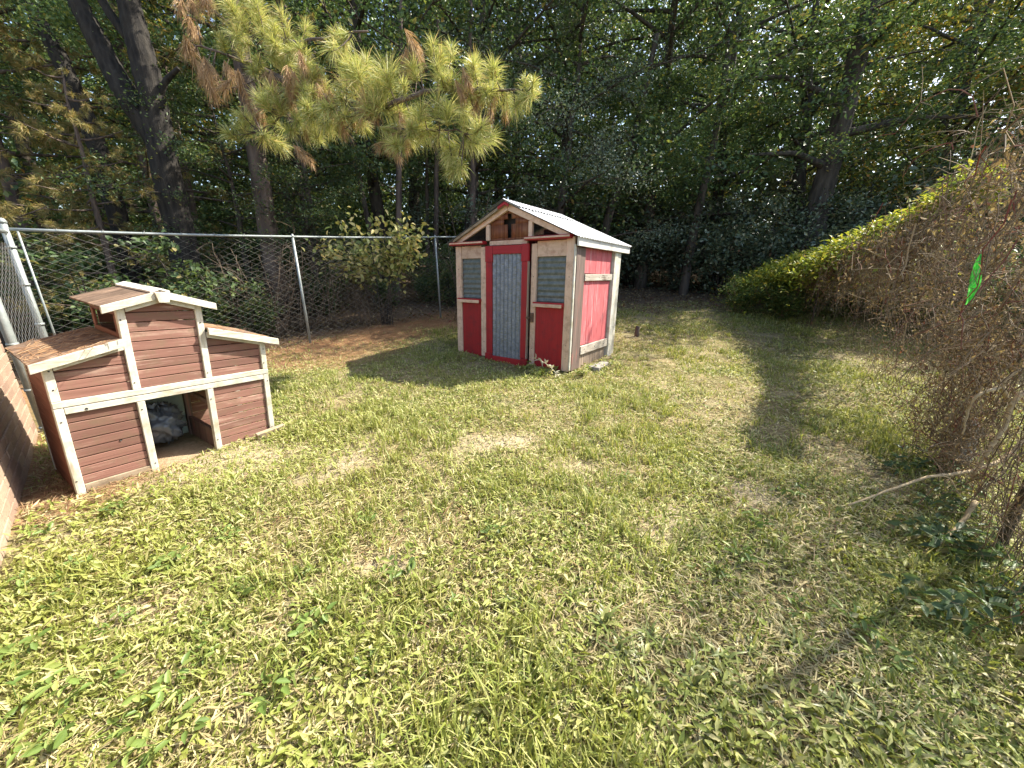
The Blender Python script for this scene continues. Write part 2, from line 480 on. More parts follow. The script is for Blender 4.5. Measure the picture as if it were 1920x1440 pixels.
# ------------------------------------------------------------------ layout of the place
WALL_A = np.array([-4.16, 3.07])                 # far end of the brick wall
WALL_D = unit(np.array([1.48, -1.39]))           # runs towards the camera
POST2 = np.array([-3.64, 6.80]); POST3 = np.array([-1.70, 9.16])
FD = unit(POST3 - POST2)
CORNER = POST2 - FD * 3.0
VINE = np.array([[1.75, .75], [2.55, 1.65], [3.30, 2.60], [4.10, 3.75], [4.95, 5.05], [5.75, 6.5], [6.5, 8.3], [7.6, 10.4]])

def vine_at(s):
    """point along the vine-covered fence, s in 0..1"""
    seg = np.linalg.norm(np.diff(VINE, axis=0), axis=1); cs = np.concatenate([[0], np.cumsum(seg)]) / seg.sum()
    return np.stack([np.interp(s, cs, VINE[:, 0]), np.interp(s, cs, VINE[:, 1])], -1)
VLEN = np.linalg.norm(np.diff(VINE, axis=0), axis=1).sum()

def vine_x(y):
    return np.interp(y, VINE[:, 1], VINE[:, 0])

# masks for ground cover
def straw_mask(x, y):
    """pine straw by the back fence and in the corner by the house"""
    d = (np.asarray(x) - POST2[0]) * FD[1] - (np.asarray(y) - POST2[1]) * FD[0]     # >0 on the yard side
    m = 1 - np.clip((d - .35) / 1.5, 0, 1)
    m = m * (np.asarray(x) < 1.2)
    c = 1 - np.clip((np.hypot(np.asarray(x) + 3.7, np.asarray(y) - 2.6) - .5) / .8, 0, 1)
    m = np.maximum(m, c * .8)
    return np.clip(m + (fbm(np.asarray(x) * 1.5, np.asarray(y) * 1.5, 21) - .5) * 1.1 * (m > .01), 0, 1)

def wood_mask(x, y):
    """bare leaf-strewn soil under the trees"""
    x = np.asarray(x); y = np.asarray(y)
    d = (x - POST2[0]) * FD[1] - (y - POST2[1]) * FD[0]
    a = np.clip((-d - .1) / .5, 0, 1)
    b = np.clip((y - 8.9 - .25 * x + (fbm(x * .8, y * .8, 31) - .5) * 3.5) / 1.8, 0, 1)
    c = np.clip((x - vine_x(y) - 3.0 + (fbm(x, y, 33) - .5) * 2) / 1.5, 0, 1)
    return np.maximum(np.maximum(a, b), c)

def bare_mask(x, y):
    """worn sandy patches in the lawn"""
    x = np.asarray(x, float); y = np.asarray(y, float)
    m = np.zeros_like(x)
    for cx, cy, rx, ry in ((.42, 2.45, .42, .30), (.78, 1.75, .16, .22), (-1.55, 1.25, .22, .14), (.95, 1.9, .2, .2), (-1.3, 1.0, .18, .1), (-2.4, 1.75, .4, .2), (.0, 2.9, .5, .25), (.1, 1.95, .25, .12), (-.6, 1.5, .3, .12), (1.6, 2.2, .3, .25)):
        m = np.maximum(m, 1.15 - np.sqrt(((x - cx) / rx) ** 2 + ((y - cy) / ry) ** 2))
    m = m + (fbm(x * 3.1, y * 3.1, 95, 4) - .5) * 1.3 * (m > -.8)
    p = (fbm(x * .8 + 7, y * .8, 97, 4) - .60) * 5 * (y < 4.2)
    return np.clip(np.maximum(m, p), 0, 1)

# ------------------------------------------------------------------ ground
def build_ground():
    xs = np.concatenate([np.linspace(-120, -12, 22)[:-1], np.linspace(-12, -7, 20)[:-1], np.linspace(-7, 8, 200)[:-1], np.linspace(8, 14, 20)[:-1], np.linspace(14, 120, 22)])
    ys = np.concatenate([np.linspace(-40, -.5, 12)[:-1], np.linspace(-.5, 11, 170)[:-1], np.linspace(11, 20, 40)[:-1], np.linspace(20, 160, 30)])
    X, Y = np.meshgrid(xs, ys)
    Z = gz(X, Y)
    V = np.stack([X, Y, Z], -1).reshape(-1, 3)
    nx, ny = len(xs), len(ys)
    i = (np.arange(ny - 1)[:, None] * nx + np.arange(nx - 1)[None, :])
    F = np.stack([i, i + 1, i + nx + 1, i + nx], -1).reshape(-1, 4)
    me = mesh_np('ground', V, [F])
    a = me.attributes.new('straw', 'FLOAT', 'POINT'); a.data.foreach_set('value', straw_mask(X, Y).ravel().astype(np.float32))
    a = me.attributes.new('wood', 'FLOAT', 'POINT'); a.data.foreach_set('value', wood_mask(X, Y).ravel().astype(np.float32))
    a = me.attributes.new('bare', 'FLOAT', 'POINT'); a.data.foreach_set('value', bare_mask(X, Y).ravel().astype(np.float32))
    m, nt, b = new_mat('soil_and_thatch')
    v = obj_vec(nt, (1, 1, 1), False)
    n1 = noise(nt, v, 2.2, 8, .65); n2 = noise(nt, v, 40, 6, .7); n3 = noise(nt, v, 140, 3, .6)
    r1 = ramp(nt, [(.3, (.13, .125, .045)), (.5, (.21, .18, .08)), (.72, (.40, .31, .19))]); nt.links.new(n1, r1.inputs[0])
    r2 = ramp(nt, [(.3, (.55, .55, .5)), (.7, (1.15, 1.12, 1.05))]); nt.links.new(n2, r2.inputs[0])
    lawn = mix(nt, 1.0, r1.outputs[0], r2.outputs[0], 'MULTIPLY')
    r3 = ramp(nt, [(.3, (.17, .085, .04)), (.5, (.34, .18, .085)), (.7, (.44, .27, .13))]); nt.links.new(n3, r3.inputs[0])
    r4 = ramp(nt, [(.3, (.06, .043, .028)), (.5, (.12, .08, .05)), (.7, (.21, .15, .10))]); nt.links.new(n2, r4.inputs[0])
    at = N(nt, 'ShaderNodeAttribute', attribute_name='straw'); aw = N(nt, 'ShaderNodeAttribute', attribute_name='wood')
    ab = N(nt, 'ShaderNodeAttribute', attribute_name='bare')
    r5 = ramp(nt, [(.3, (.36, .29, .19)), (.7, (.52, .44, .32))]); nt.links.new(n2, r5.inputs[0])
    bf = N(nt, 'ShaderNodeMath', operation='MULTIPLY'); bf.inputs[1].default_value = .7; nt.links.new(ab.outputs['Fac'], bf.inputs[0])
    lawn = mix(nt, bf.outputs[0], lawn, r5.outputs[0])
    c = mix(nt, at.outputs['Fac'], lawn, r3.outputs[0])
    c = mix(nt, aw.outputs['Fac'], c, r4.outputs[0])
    nt.links.new(c, b.inputs['Base Color'])
    b.inputs['Roughness'].default_value = .95
    b.inputs['Specular IOR Level'].default_value = .2
    bump(nt, b, n2, .8, .02)
    o = link('ground', me, m, smooth=True)
    tag(o, 'uneven soil and dry thatch under the lawn and the wood', 'ground', kind='structure')
build_ground()

# ------------------------------------------------------------------ solid pieces
def bm_box(sx, sy, sz, bev=.003):
    bm = bmesh.new()
    bmesh.ops.create_cube(bm, size=1)
    for v in bm.verts: v.co = Vector((v.co.x * sx, v.co.y * sy, v.co.z * sz))
    if bev > 0:
        bmesh.ops.bevel(bm, geom=list(bm.edges), offset=min(bev, .3 * min(sx, sy, sz)), segments=1, affect='EDGES', profile=.5)
    return bm

def box(name, x0, x1, y0, y1, z0, z1, mat, parent, bev=.003, rot=None, jit=0.0):
    """one piece between two corners in its parent's frame"""
    bm = bm_box(abs(x1 - x0), abs(y1 - y0), abs(z1 - z0), bev)
    me = bpy.data.meshes.new(name); bm.to_mesh(me); bm.free()
    o = link(name, me, mat, parent, ((x0 + x1) / 2, (y0 + y1) / 2, (z0 + z1) / 2))
    r = list(rot) if rot else [0, 0, 0]
    if jit:
        r = [a + random.uniform(-jit, jit) for a in r]
    o.rotation_euler = r
    return o

def prism(name, poly, y0, y1, mat, parent, plane='xz', bev=0.0):
    """polygon in a plane, extruded along the third axis"""
    bm = bmesh.new()
    def P(a, b, c):
        return {'xz': (a, c, b), 'yz': (c, a, b), 'xy': (a, b, c)}[plane]
    c0 = [bm.verts.new(P(a, b, y0)) for a, b in poly]
    c1 = [bm.verts.new(P(a, b, y1)) for a, b in poly]
    bm.faces.new(c0); bm.faces.new(c1[::-1])
    n = len(poly)
    for i in range(n):
        bm.faces.new((c0[i], c1[i], c1[(i + 1) % n], c0[(i + 1) % n]))
    bmesh.ops.recalc_face_normals(bm, faces=bm.faces)
    if bev:
        bmesh.ops.bevel(bm, geom=list(bm.edges), offset=bev, segments=1, affect='EDGES', profile=.5)
    cen = Vector((0, 0, 0))
    for v in bm.verts: cen += v.co
    cen /= len(bm.verts)
    for v in bm.verts: v.co -= cen
    me = bpy.data.meshes.new(name); bm.to_mesh(me); bm.free()
    return link(name, me, mat, parent, cen)

def clip_poly(poly, a, b, c):
    """keep a*x+b*z<=c"""
    out = []
    for i in range(len(poly)):
        p, q = poly[i], poly[(i + 1) % len(poly)]
        fp = a * p[0] + b * p[1] - c; fq = a * q[0] + b * q[1] - c
        if fp <= 0: out.append(p)
        if (fp < 0 < fq) or (fq < 0 < fp):
            t = fp / (fp - fq); out.append((p[0] + t * (q[0] - p[0]), p[1] + t * (q[1] - p[1])))
    return out

def sheet(name, u0, u1, w0, w1, pitch, amp, mat, parent, place, nw=2, thick=.0012):
    """corrugated sheet: waves along u; place(u, w, h) -> xyz"""
    nu = max(8, int((u1 - u0) / pitch * 8))
    us = np.linspace(u0, u1, nu); ws = np.linspace(w0, w1, nw)
    V = []
    for side in (0, 1):
        for w in ws:
            for u in us:
                h = amp * math.sin(2 * math.pi * (u - u0) / pitch) - side * thick
                V.append(place(u, w, h))
    V = np.array(V)
    i = (np.arange(nw - 1)[:, None] * nu + np.arange(nu - 1)[None, :]).ravel()
    F0 = np.stack([i, i + 1, i + nu + 1, i + nu], -1)
    F1 = F0[:, ::-1] + nu * nw
    c = V.mean(0)
    me = mesh_np(name, V - c, [np.concatenate([F0, F1])])
    return link(name, me, mat, parent, c, smooth=True)

_nail = None
def nail(parent, x, y, z, r=.006, axis='y', name='nail'):
    global _nail
    if _nail is None:
        g = Geo(); g.tube([(0, -.002, 0), (0, .002, 0)], 1.0, 6)
        g2 = Geo(); th = np.arange(6) * math.pi / 3
        V = np.concatenate([np.stack([np.cos(th), np.full(6, -.25), np.sin(th)], 1), np.stack([np.cos(th), np.full(6, .25), np.sin(th)], 1)])
        j = np.arange(6); j2 = (j + 1) % 6
        g2.add(V, np.stack([j, j + 6, j2 + 6, j2], 1), np.array([[5, 4, 3, 2, 1, 0]]), np.array([[6, 7, 8, 9, 10, 11]]))
        _nail = g2.mesh('nail'); _nail.materials.append(M['nail'])
    o = bpy.data.objects.new(name, _nail); COL.objects.link(o)
    o.parent = parent; o.location = (x, y, z); o.scale = (r, r, r)
    if axis == 'x': o.rotation_euler = (0, 0, math.pi / 2)
    return o

# ------------------------------------------------------------------ the red shed
def build_shed():
    S = empty('shed', (-.901, 6.351, .055), None)
    S.rotation_mode = 'XYZ'
    R = Matrix.Rotation(-.650, 4, 'Z') @ Matrix.Rotation(-.035, 4, 'X') @ Matrix.Rotation(-.010, 4, 'Y')
    S.rotation_euler = R.to_euler()
    tag(S, 'small red and cream garden shed with white metal gable roof and a cross', 'shed')
    W, D = 2.128, 1.427
    # front wall
    box('post', 0, .115, -.022, .02, -.04, 1.64, M['pine'], S, .004)
    box('header_panel', .116, .53, -.008, .006, 1.462, 1.64, M['pine_x'], S, .001)
    box('stud', .531, .650, -.024, .02, -.03, 1.62, M['pine'], S, .004)
    def win(x0, x1, z0, z1, nm='window'):
        w = sheet(nm, z0, z1, x0, x1, .075, .007, M['galv_green'], S, lambda u, w_, h: (w_, .018 - h, u), 2)
        return w
    win(.118, .529, .86, 1.461)
    def sill(x0, x1):
        o = box('window_sill', x0, x1, -.075, .0, .815, .862, M['red_x'], S, .004)
        box('trim_strip', x0 + .01, x1 - .005, -.088, -.0755, .798, .842, M['pine_x'], S, .003)
        return o
    sill(.062, .54)
    box('panel', .118, .529, -.006, .010, -.045, .814, M['red'], S, .001)
    # door
    dz = -.10
    d = empty('door', (0, 0, 0)); d.parent = S
    box('stile', .664, .782, -.062, -.03, dz + .14, 1.40, M['red'], d, .003)
    box('stile', 1.322, 1.425, -.062, -.03, dz + .14, 1.40, M['red'], d, .003)
    box('corner_block', .655, .795, -.066, -.028, 1.402, 1.625, M['red'], d, .003)
    box('corner_block', 1.315, 1.437, -.066, -.028, 1.402, 1.632, M['red'], d, .003)
    box('top_rail', .797, 1.313, -.064, -.03, 1.508, 1.622, M['red_x'], d, .003)
    box('bottom_rail', .78, 1.33, -.062, -.03, dz - .01, dz + .108, M['red_x'], d, .003)
    box('corner_block', .645, .778, -.068, -.028, dz - .035, dz + .138, M['red'], d, .003)
    box('corner_block', 1.332, 1.44, -.072, -.028, dz - .055, dz + .138, M['red'], d, .003)
    sheet('metal_sheet', .775, 1.335, dz + .1, 1.515, .0735, .009, M['galv'], d, lambda u, w_, h: (u, -.036 - h, w_), 2)
    box('edge_strip', 1.427, 1.440, -.07, -.03, dz + .14, 1.40, M['bare_z'], d, .002)
    # right of the door
    box('stud', 1.458, 1.542, -.022, .02, -.04, 1.63, M['pine'], S, .004)
    box('header_panel', 1.543, 2.0, -.008, .006, 1.462, 1.66, M['pine_x'], S, .001)
    win(1.545, 2.003, .86, 1.461)
    sill(1.53, 2.0)
    box('panel', 1.545, 2.003, -.006, .010, -.06, .814, M['red'], S, .001)
    box('post', 2.002, 2.112, -.024, .02, -.06, 1.69, M['pine'], S, .004)
    box('corner_strip', 2.113, 2.133, -.030, .008, -.04, 1.60, M['white'], S, .003)
    h = box('latch', 1.468, 1.525, -.045, -.0225, .575, .705, M['iron'], S, .004)
    box('hasp', 1.418, 1.49, -.078, -.0725, .625, .652, M['iron'], S, .002)
    # ledges and lintel
    box('ledge', -.055, .64, -.10, -.001, 1.652, 1.700, M['red_x'], S, .004)
    box('trim_strip', -.05, .635, -.115, -.1005, 1.668, 1.690, M['pine_x'], S, .003)
    box('ledge', 1.382, 2.085, -.10, -.001, 1.668, 1.716, M['red_x'], S, .004)
    box('trim_strip', 1.388, 2.082, -.115, -.1005, 1.684, 1.706, M['pine_x'], S, .003)
    box('lintel', .712, 1.381, -.028, .02, 1.632, 1.692, M['pine_x'], S, .003)
    rl = lambda x, o=0.0: 2.165 - .436 * abs(x - 1.05) + o
    box('gable_stud', .642, .708, -.03, .02, 1.702, rl(.675) - .08, M['pine'], S, .003)
    box('gable_stud', 1.40, 1.462, -.03, .02, 1.718, rl(1.43) - .08, M['pine'], S, .003)
    for sgn in (-1, 1):
        xe = 1.05 + sgn * 1.0
        prism('rafter', [(1.05 + sgn * .003, rl(1.05)), (xe, rl(xe)), (xe, rl(xe) - .035), (xe - sgn * .08, rl(xe) - .04), (1.05 + sgn * .003, rl(1.05) - .085)], -.045, -.004, M['pine_x'], S, 'xz', .003)
    # plywood gable panel with a cross cut through it
    g = Geo()
    xs = [.71, .95, 1.02, 1.09, 1.16, 1.398]; zs = [1.693, 1.725, 1.905, 1.975, 2.045, None]
    def cell(x0, x1, z0, z1a, z1b):
        V = [(x0, 0, z0), (x1, 0, z0), (x1, 0, z1b), (x0, 0, z1a), (x0, .014, z0), (x1, .014, z0), (x1, .014, z1b), (x0, .014, z1a)]
        g.add(V, np.array([[0, 1, 2, 3], [7, 6, 5, 4], [0, 4, 5, 1], [1, 5, 6, 2], [2, 6, 7, 3], [3, 7, 4, 0]]))
    top = lambda x: rl(x) - .05
    for i in range(5):
        for j in range(5):
            if (i == 2 and j in (1, 2, 3)) or (j == 2 and i in (1, 2, 3)): continue
            x0, x1 = xs[i], xs[i + 1]
            z0 = zs[j]
            a = min(zs[j + 1], top(x0)) if zs[j + 1] else top(x0)
            b_ = min(zs[j + 1], top(x1)) if zs[j + 1] else top(x1)
            if a <= z0 and b_ <= z0: continue
            cell(x0, x1, z0, max(a, z0 + 1e-3), max(b_, z0 + 1e-3))
    me = g.mesh('gable_panel'); o = link('gable_panel', me, M['ply'], S)
    box('gable_shade_sheet', .715, 1.39, .10, .105, 1.70, 2.06, M['shade_in'], S, 0)  # added black sheet: paints the shade seen through the cross opening
    # wire cloth in the gable openings
    for x0, x1 in ((.13, .64), (1.463, 1.98)):
        g = Geo()
        for k in range(14):
            z = 1.71 + k * .025
            xa = [x for x in np.linspace(x0, x1, 60) if rl(x) - .05 > z]
            if len(xa) > 2: g.tube([(xa[0], .004, z), (xa[-1], .004, z)], .0014, 3, False)
        for x in np.arange(x0 + .02, x1, .025):
            if rl(x) - .05 > 1.71: g.tube([(x, .006, 1.70), (x, .006, rl(x) - .05)], .0014, 3, False)
        link('wire_cloth', g.mesh('wire_cloth'), M['nail'], S)
    # right side wall
    box('corner_post', W - .03, W + .012, .012, .13, -.05, 1.57, M['rot'], S, .004)
    box('corner_post', W - .03, W + .004, .132, .268, -.05, 1.57, M['rot'], S, .004)
    ys = [.27, .44, .63, .80, .98, 1.155]
    for i in range(5):
        box('plank', W - .028, W - .012 + random.uniform(-.002, .002), ys[i] + .003, ys[i + 1] - .003, .272, 1.155, M['red_faded'], S, .002)
        box('plank', W - .028, W - .012 + random.uniform(-.002, .002), ys[i] + .003, ys[i + 1] - .003, 1.252, 1.58, M['red_faded'], S, .002)
        box('plank', W - .028, W - .014, ys[i] + .004, ys[i + 1] - .004, -.07, .145, M['bare_z'], S, .002)
    box('rail', W - .026, W + .016, .262, 1.16, 1.158, 1.248, M['rot_y'], S, .004, (rad(1), 0, 0))
    box('rail', W - .026, W + .016, .262, 1.162, .150, .268, M['rot_y'], S, .004, (rad(1.2), 0, 0))
    for y in (.38, .7, 1.02):
        nail(S, W + .0165, y, .21, .009, 'x'); nail(S, W + .0165, y, 1.2, .006, 'x')
    box('corner_post', W - .03, W + .03, 1.175, 1.30, -.06, 1.58, M['white'], S, .004)
    box('corner_post', W - .03, W + .022, 1.302, D, -.06, 1.58, M['white'], S, .004)
    box('fascia', W + .035, W + .062, -.05, 1.66, 1.575, 1.695, M['white_y'], S, .004)
    # left and back walls
    for i in range(8):
        y0 = .02 + i * .176
        box('plank', 0.004, .02, y0 + .003, y0 + .173, -.04, 1.62, M['red_faded'], S, .002)
    for i in range(12):
        x0 = .02 + i * .174
        box('plank', x0 + .002, x0 + .172, D - .02, D - .004, -.04, rl(x0 + .087) - .06, M['red_faded'], S, .002)
    box('floor', .03, W - .03, .03, D - .03, -.02, .02, M['shade_in'], S, 0)
    # roof sheets
    sl = .436; c = 1 / math.hypot(1, sl); s = sl * c
    Lr = 1.27
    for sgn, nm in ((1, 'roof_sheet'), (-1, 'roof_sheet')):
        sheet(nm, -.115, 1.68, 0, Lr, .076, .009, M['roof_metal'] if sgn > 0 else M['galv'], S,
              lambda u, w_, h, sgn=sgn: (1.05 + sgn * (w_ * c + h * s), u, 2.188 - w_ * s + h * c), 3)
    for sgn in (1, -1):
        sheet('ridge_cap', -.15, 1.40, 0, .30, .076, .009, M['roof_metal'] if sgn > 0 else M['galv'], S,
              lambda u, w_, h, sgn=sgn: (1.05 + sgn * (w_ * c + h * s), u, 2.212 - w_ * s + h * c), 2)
    prism('barge_board', [(1.047, 2.180), (.02, rl(.02) + .018), (.02, rl(.02) - .02), (1.047, 2.14)], -.10, -.062, M['bare'], S, 'xz', .002)
    prism('ridge_trim', [(1.12, 2.15), (1.05, 2.183), (.93, 2.13), (.93, 2.09), (1.05, 2.14), (1.12, 2.11)], -.118, -.101, M['red_x'], S, 'xz', .002)
    for x, z in ((.06, .45), (.06, 1.3), (.59, .2), (.59, 1.1), (1.5, .2), (1.5, 1.2), (2.06, .3), (2.06, 1.2), (2.06, .12), (.59, .08)):
        nail(S, x, -.0245, z, .006)
    # footing blocks below the corners
    for x, y in ((.1, .12), (1.95, .12), (.1, 1.3), (1.95, 1.3)):
        box('footing', x - .1, x + .1, y - .08, y + .08, -.22, -.062, M['concrete'], S, .006)
    return S
SHED = build_shed()

# ------------------------------------------------------------------ the chicken coop
def build_coop():
    K = empty('chicken_coop', (-2.817, 2.142, 0.0))
    R = Matrix.Rotation(1.009, 4, 'Z') @ Matrix.Rotation(.043, 4, 'X') @ Matrix.Rotation(.051, 4, 'Y')
    K.rotation_euler = R.to_euler()
    tag(K, 'low brown chicken coop with white trim and stepped gable roof', 'chicken coop')
    W, D = 1.227, .593
    f0 = -.022
    wl = lambda x: .862 + (x - 0.0) * .27          # left wing roof line
    wr = lambda x: .995 - (x - .82) * .27           # right wing
    ct = lambda x: 1.262 - abs(x - .595) * .30      # centre gable
    # lower frame
    box('post', 0, .042, f0, .02, -.015, .592, M['white'], K, .003)
    box('post', .37, .412, f0, .02, -.02, .546, M['white'], K, .003)
    box('post', .775, .815, f0, .02, -.03, .546, M['white'], K, .003)
    box('post', 1.187, W, f0, .02, -.015, .592, M['white'], K, .003)
    box('rail', .043, 1.186, f0 - .001, .018, .548, .590, M['white_x'], K, .003)
    box('rail', .0, W, f0 - .003, .018, .594, .633, M['white_x'], K, .003)
    box('bottom_rail', .043, .369, f0 + .004, .015, .004, .062, M['bare'], K, .003)
    box('bottom_rail', .816, 1.186, f0 + .004, .015, .0, .052, M['bare'], K, .003)
    # upper posts
    box('post', 0, .042, f0, .02, .634, wl(.02) - .004, M['white'], K, .003)
    box('post', .365, .407, f0, .02, .634, ct(.385) - .012, M['white'], K, .003)
    box('post', .78, .822, f0, .02, .634, ct(.80) - .012, M['white'], K, .003)
    box('post', 1.187, W, f0, .02, .634, wr(1.2) - .004, M['white'], K, .003)
    # siding boards
    def siding(x0, x1, z0, n, hgt, lines=()):
        for i in range(n):
            a, b_ = z0 + i * hgt, z0 + (i + 1) * hgt - .0055
            poly = [(x0, a), (x1, a), (x1, b_), (x0, b_)]
            for ln in lines: poly = clip_poly(poly, *ln)
            if len(poly) >= 3 and max(p[1] for p in poly) - min(p[1] for p in poly) > .006:
                prism('siding_board', poly, -.006 + random.uniform(-.0012, .0012), .008, M['siding'], K, 'xz', .0026)
    siding(.043, .369, .064, 8, .0604)
    siding(.816, 1.186, .054, 8, .0616)
    siding(.043, .364, .635, 6, .0605, [(-.27, 1, .862 - .012)])
    siding(.823, 1.186, .635, 6, .0605, [(.27, 1, .995 + .82 * .27 - .012)])
    siding(.408, .779, .635, 10, .0645, [(-.30, 1, 1.262 - .595 * .30 - .012), (.30, 1, 1.262 + .595 * .30 - .012)])
    # side and back walls (boards), inner floor edge
    for i in range(9):
        a = .0 + i * .092
        if a < .78: box('side_board', .004, .018, .022, D - .02, a + .002, a + .090, M['siding_y'], K, .002)
    for i in range(13):
        a = .0 + i * .092
        if a < .8:
            box('back_board', .02, .40, D - .014, D, a + .002, a + .090, M['siding'], K, .002)
            box('back_board', .80, W - .01, D - .014, D, a + .002, a + .090, M['siding'], K, .002)
        if a > .55: box('back_board', .401, .799, D - .014, D, a + .002, a + .090, M['siding'], K, .002)
    box('back_panel', .401, .799, D - .012, D - .004, .01, .55, M['panel_in'], K, .002)
    box('post', .0, .04, D - .04, D - .015, -.01, .86, M['white'], K, .003)
    box('post', W - .04, W, D - .04, D - .015, -.01, .86, M['white'], K, .003)
    # partition with bars on the right of the opening, board floor above the left pen
    box('divider_board', .395, .408, .03, D - .02, .0, .55, M['siding_y'], K, .002)
    box('bar', .795, .820, .03, D - .02, .40, .432, M['rot'], K, .003, (rad(0), 0, 0))
    box('bar', .790, .822, .03, D - .02, .02, .185, M['rot'], K, .003)
    box('bar', .783, .825, D - .09, D - .05, .0, .548, M['rot'], K, .003)
    box('loft_floor', .02, 1.2, .022, D - .02, .553, .565, M['bare'], K, .001)
    box('bar', 1.20, 1.222, .025, D - .045, .27, .305, M['siding_y'], K, .003)
    box('bar', 1.20, 1.222, .025, D - .045, .0, .05, M['siding_y'], K, .003)
    for i in range(3):
        a = .57 + i * .092
        box('side_board', W - .018, W - .004, .022, D - .02, a + .002, a + .090, M['siding_y'], K, .002)
    # tower sides with framed openings
    for x0, x1 in ((.368, .382), (.805, .819)):
        box('side_board', x0, x1, .024, D - .02, .93, 1.01, M['siding_y'], K, .002)
        box('side_board', x0, x1, .024, D - .02, 1.13, 1.165, M['siding_y'], K, .002)
        box('side_board', x0, x1, .024, .075, 1.012, 1.128, M['siding_y'], K, .002)
        box('side_board', x0, x1, D - .07, D - .02, 1.012, 1.128, M['siding_y'], K, .002)
    # roofs: boards running up the slope, white trims in front
    def roof(x0, z0, x1, z1, y0, y1, n, mat, tag_='roof_board'):
        L = math.hypot(x1 - x0, z1 - z0); a = math.atan2(z1 - z0, x1 - x0)
        for i in range(n):
            ya = y0 + (y1 - y0) * i / n; yb = y0 + (y1 - y0) * (i + 1) / n
            o = box(tag_, 0, L, ya + .001, yb - .001, 0, .014, mat, K, .002)
            cx, cz = (x0 + x1) / 2, (z0 + z1) / 2
            o.location = (cx - .007 * math.sin(a), (ya + yb) / 2, cz + .007 * math.cos(a) + random.uniform(-.001, .001))
            o.rotation_euler = (0, -a, 0)
    roof(-.045, wl(-.045) + .012, .362, wl(.362) + .012, -.045, D + .05, 6, M['board_litter'])
    roof(.825, wr(.825) + .012, 1.315, wr(1.315) + .012, -.045, D + .05, 6, M['board_litter'])
    roof(.295, ct(.295) + .012, .594, ct(.594) + .012, -.05, D + .06, 6, M['board_litter'])
    roof(.596, ct(.596) + .012, .895, ct(.895) + .012, -.05, D + .06, 6, M['board_litter'])
    def trim(x0, z0, x1, z1, ya, yb, t0, t1, mat=M['white_x'], nm='roof_trim'):
        prism(nm, [(x0, z0 + t0), (x1, z1 + t0), (x1, z1 + t1), (x0, z0 + t1)], ya, yb, mat, K, 'xz', .002)
    trim(-.05, wl(-.05), .360, wl(.360), -.068, -.046, -.022, .030)
    trim(.044, wl(.044), .362, wl(.362), -.030, -.0225, -.048, -.006)
    trim(.827, wr(.827), 1.32, wr(1.32), -.068, -.046, -.022, .030)
    trim(.824, wr(.824), 1.185, wr(1.185), -.030, -.0225, -.048, -.006)
    trim(.29, ct(.29), .560, ct(.560), -.072, -.051, -.018, .030)
    trim(.63, ct(.63), .90, ct(.90), -.072, -.051, -.018, .030)
    trim(.408, ct(.408), .594, ct(.594), -.034, -.0225, -.05, -.008)
    trim(.596, ct(.596), .779, ct(.779), -.034, -.0225, -.05, -.008)
    prism('apex_block', [(.555, 1.283), (.637, 1.283), (.625, 1.215), (.57, 1.215)], -.086, -.05, M['white'], K, 'xz', .002)
    prism('ridge_board', [(.545, 1.276), (.597, 1.296), (.650, 1.279), (.650, 1.289), (.597, 1.308), (.545, 1.287)], -.045, D + .07, M['white_y'], K, 'xz', .001)
    # screws
    for x, z in ((.02, .7), (.02, .83), (.02, .5), (.02, .1), (.385, .69), (.385, 1.10), (.80, .68), (.80, 1.05), (1.207, .69), (1.207, .8), (1.207, .52), (1.207, .1), (.39, .48), (.39, .08), (.795, .47), (.795, .12)):
        nail(K, x + random.uniform(-.008, .008), f0 - .001, z + random.uniform(-.01, .01), .005)
    nail(K, .135, f0 - .0015, .562, .008); nail(K, .255, -.0085, .30, .007)
    # crumpled plastic bag inside
    G = Geo()
    n, m_ = 44, 30
    th = np.linspace(0, 2 * math.pi, n, endpoint=False); ph = np.linspace(-.5 * math.pi, .5 * math.pi, m_)
    TH, PH = np.meshgrid(th, ph)
    cc_ = np.cos(TH); ss_ = np.sin(TH); cr = .45 + .8 * fbm(cc_ * 2.4 + PH * 1.7 + 5, ss_ * 2.4 + PH * 2.4 + 2, 61, 3) + .9 * np.abs(fbm(cc_ * 4 + PH * 5, ss_ * 4 - PH * 3, 67, 3) - .5)
    cr[:, :] *= 1.0
    X = .15 * cr * np.cos(PH) * np.cos(TH); Y = .13 * cr * np.cos(PH) * np.sin(TH); Z = .15 * cr * np.sin(PH)
    i = (np.arange(m_ - 1)[:, None] * n + np.arange(n)[None, :]); i2 = (np.arange(m_ - 1)[:, None] * n + (np.arange(n)[None, :] + 1) % n)
    G.add(np.stack([X, Y, Z], -1).reshape(-1, 3), np.stack([i, i2, i2 + n, i + n], -1).reshape(-1, 4))
    p = R @ Vector((.585, .40, .21)) + Vector((-2.817, 2.142, 0))
    b = link('plastic_bag', G.mesh('plastic_bag'), M['bag'], None, p)
    b.rotation_euler = (0, 0, .7)
    tag(b, 'crumpled dark plastic bag lying inside the chicken coop', 'bag')
    # scrap board in front of the right corner
    q = R @ Vector((1.17, -.075, .02)) + Vector((-2.817, 2.142, 0))
    sb = box('scrap_board', -.12, .12, -.018, .018, -.03, .03, M['bare'], None, .004)
    sb.location = (q.x, q.y, gzf(q.x, q.y) + .03); sb.rotation_euler = (.25, -.03, 1.03)
    tag(sb, 'short weathered board lying against the right corner of the coop', 'board')
    return K
COOP = build_coop()

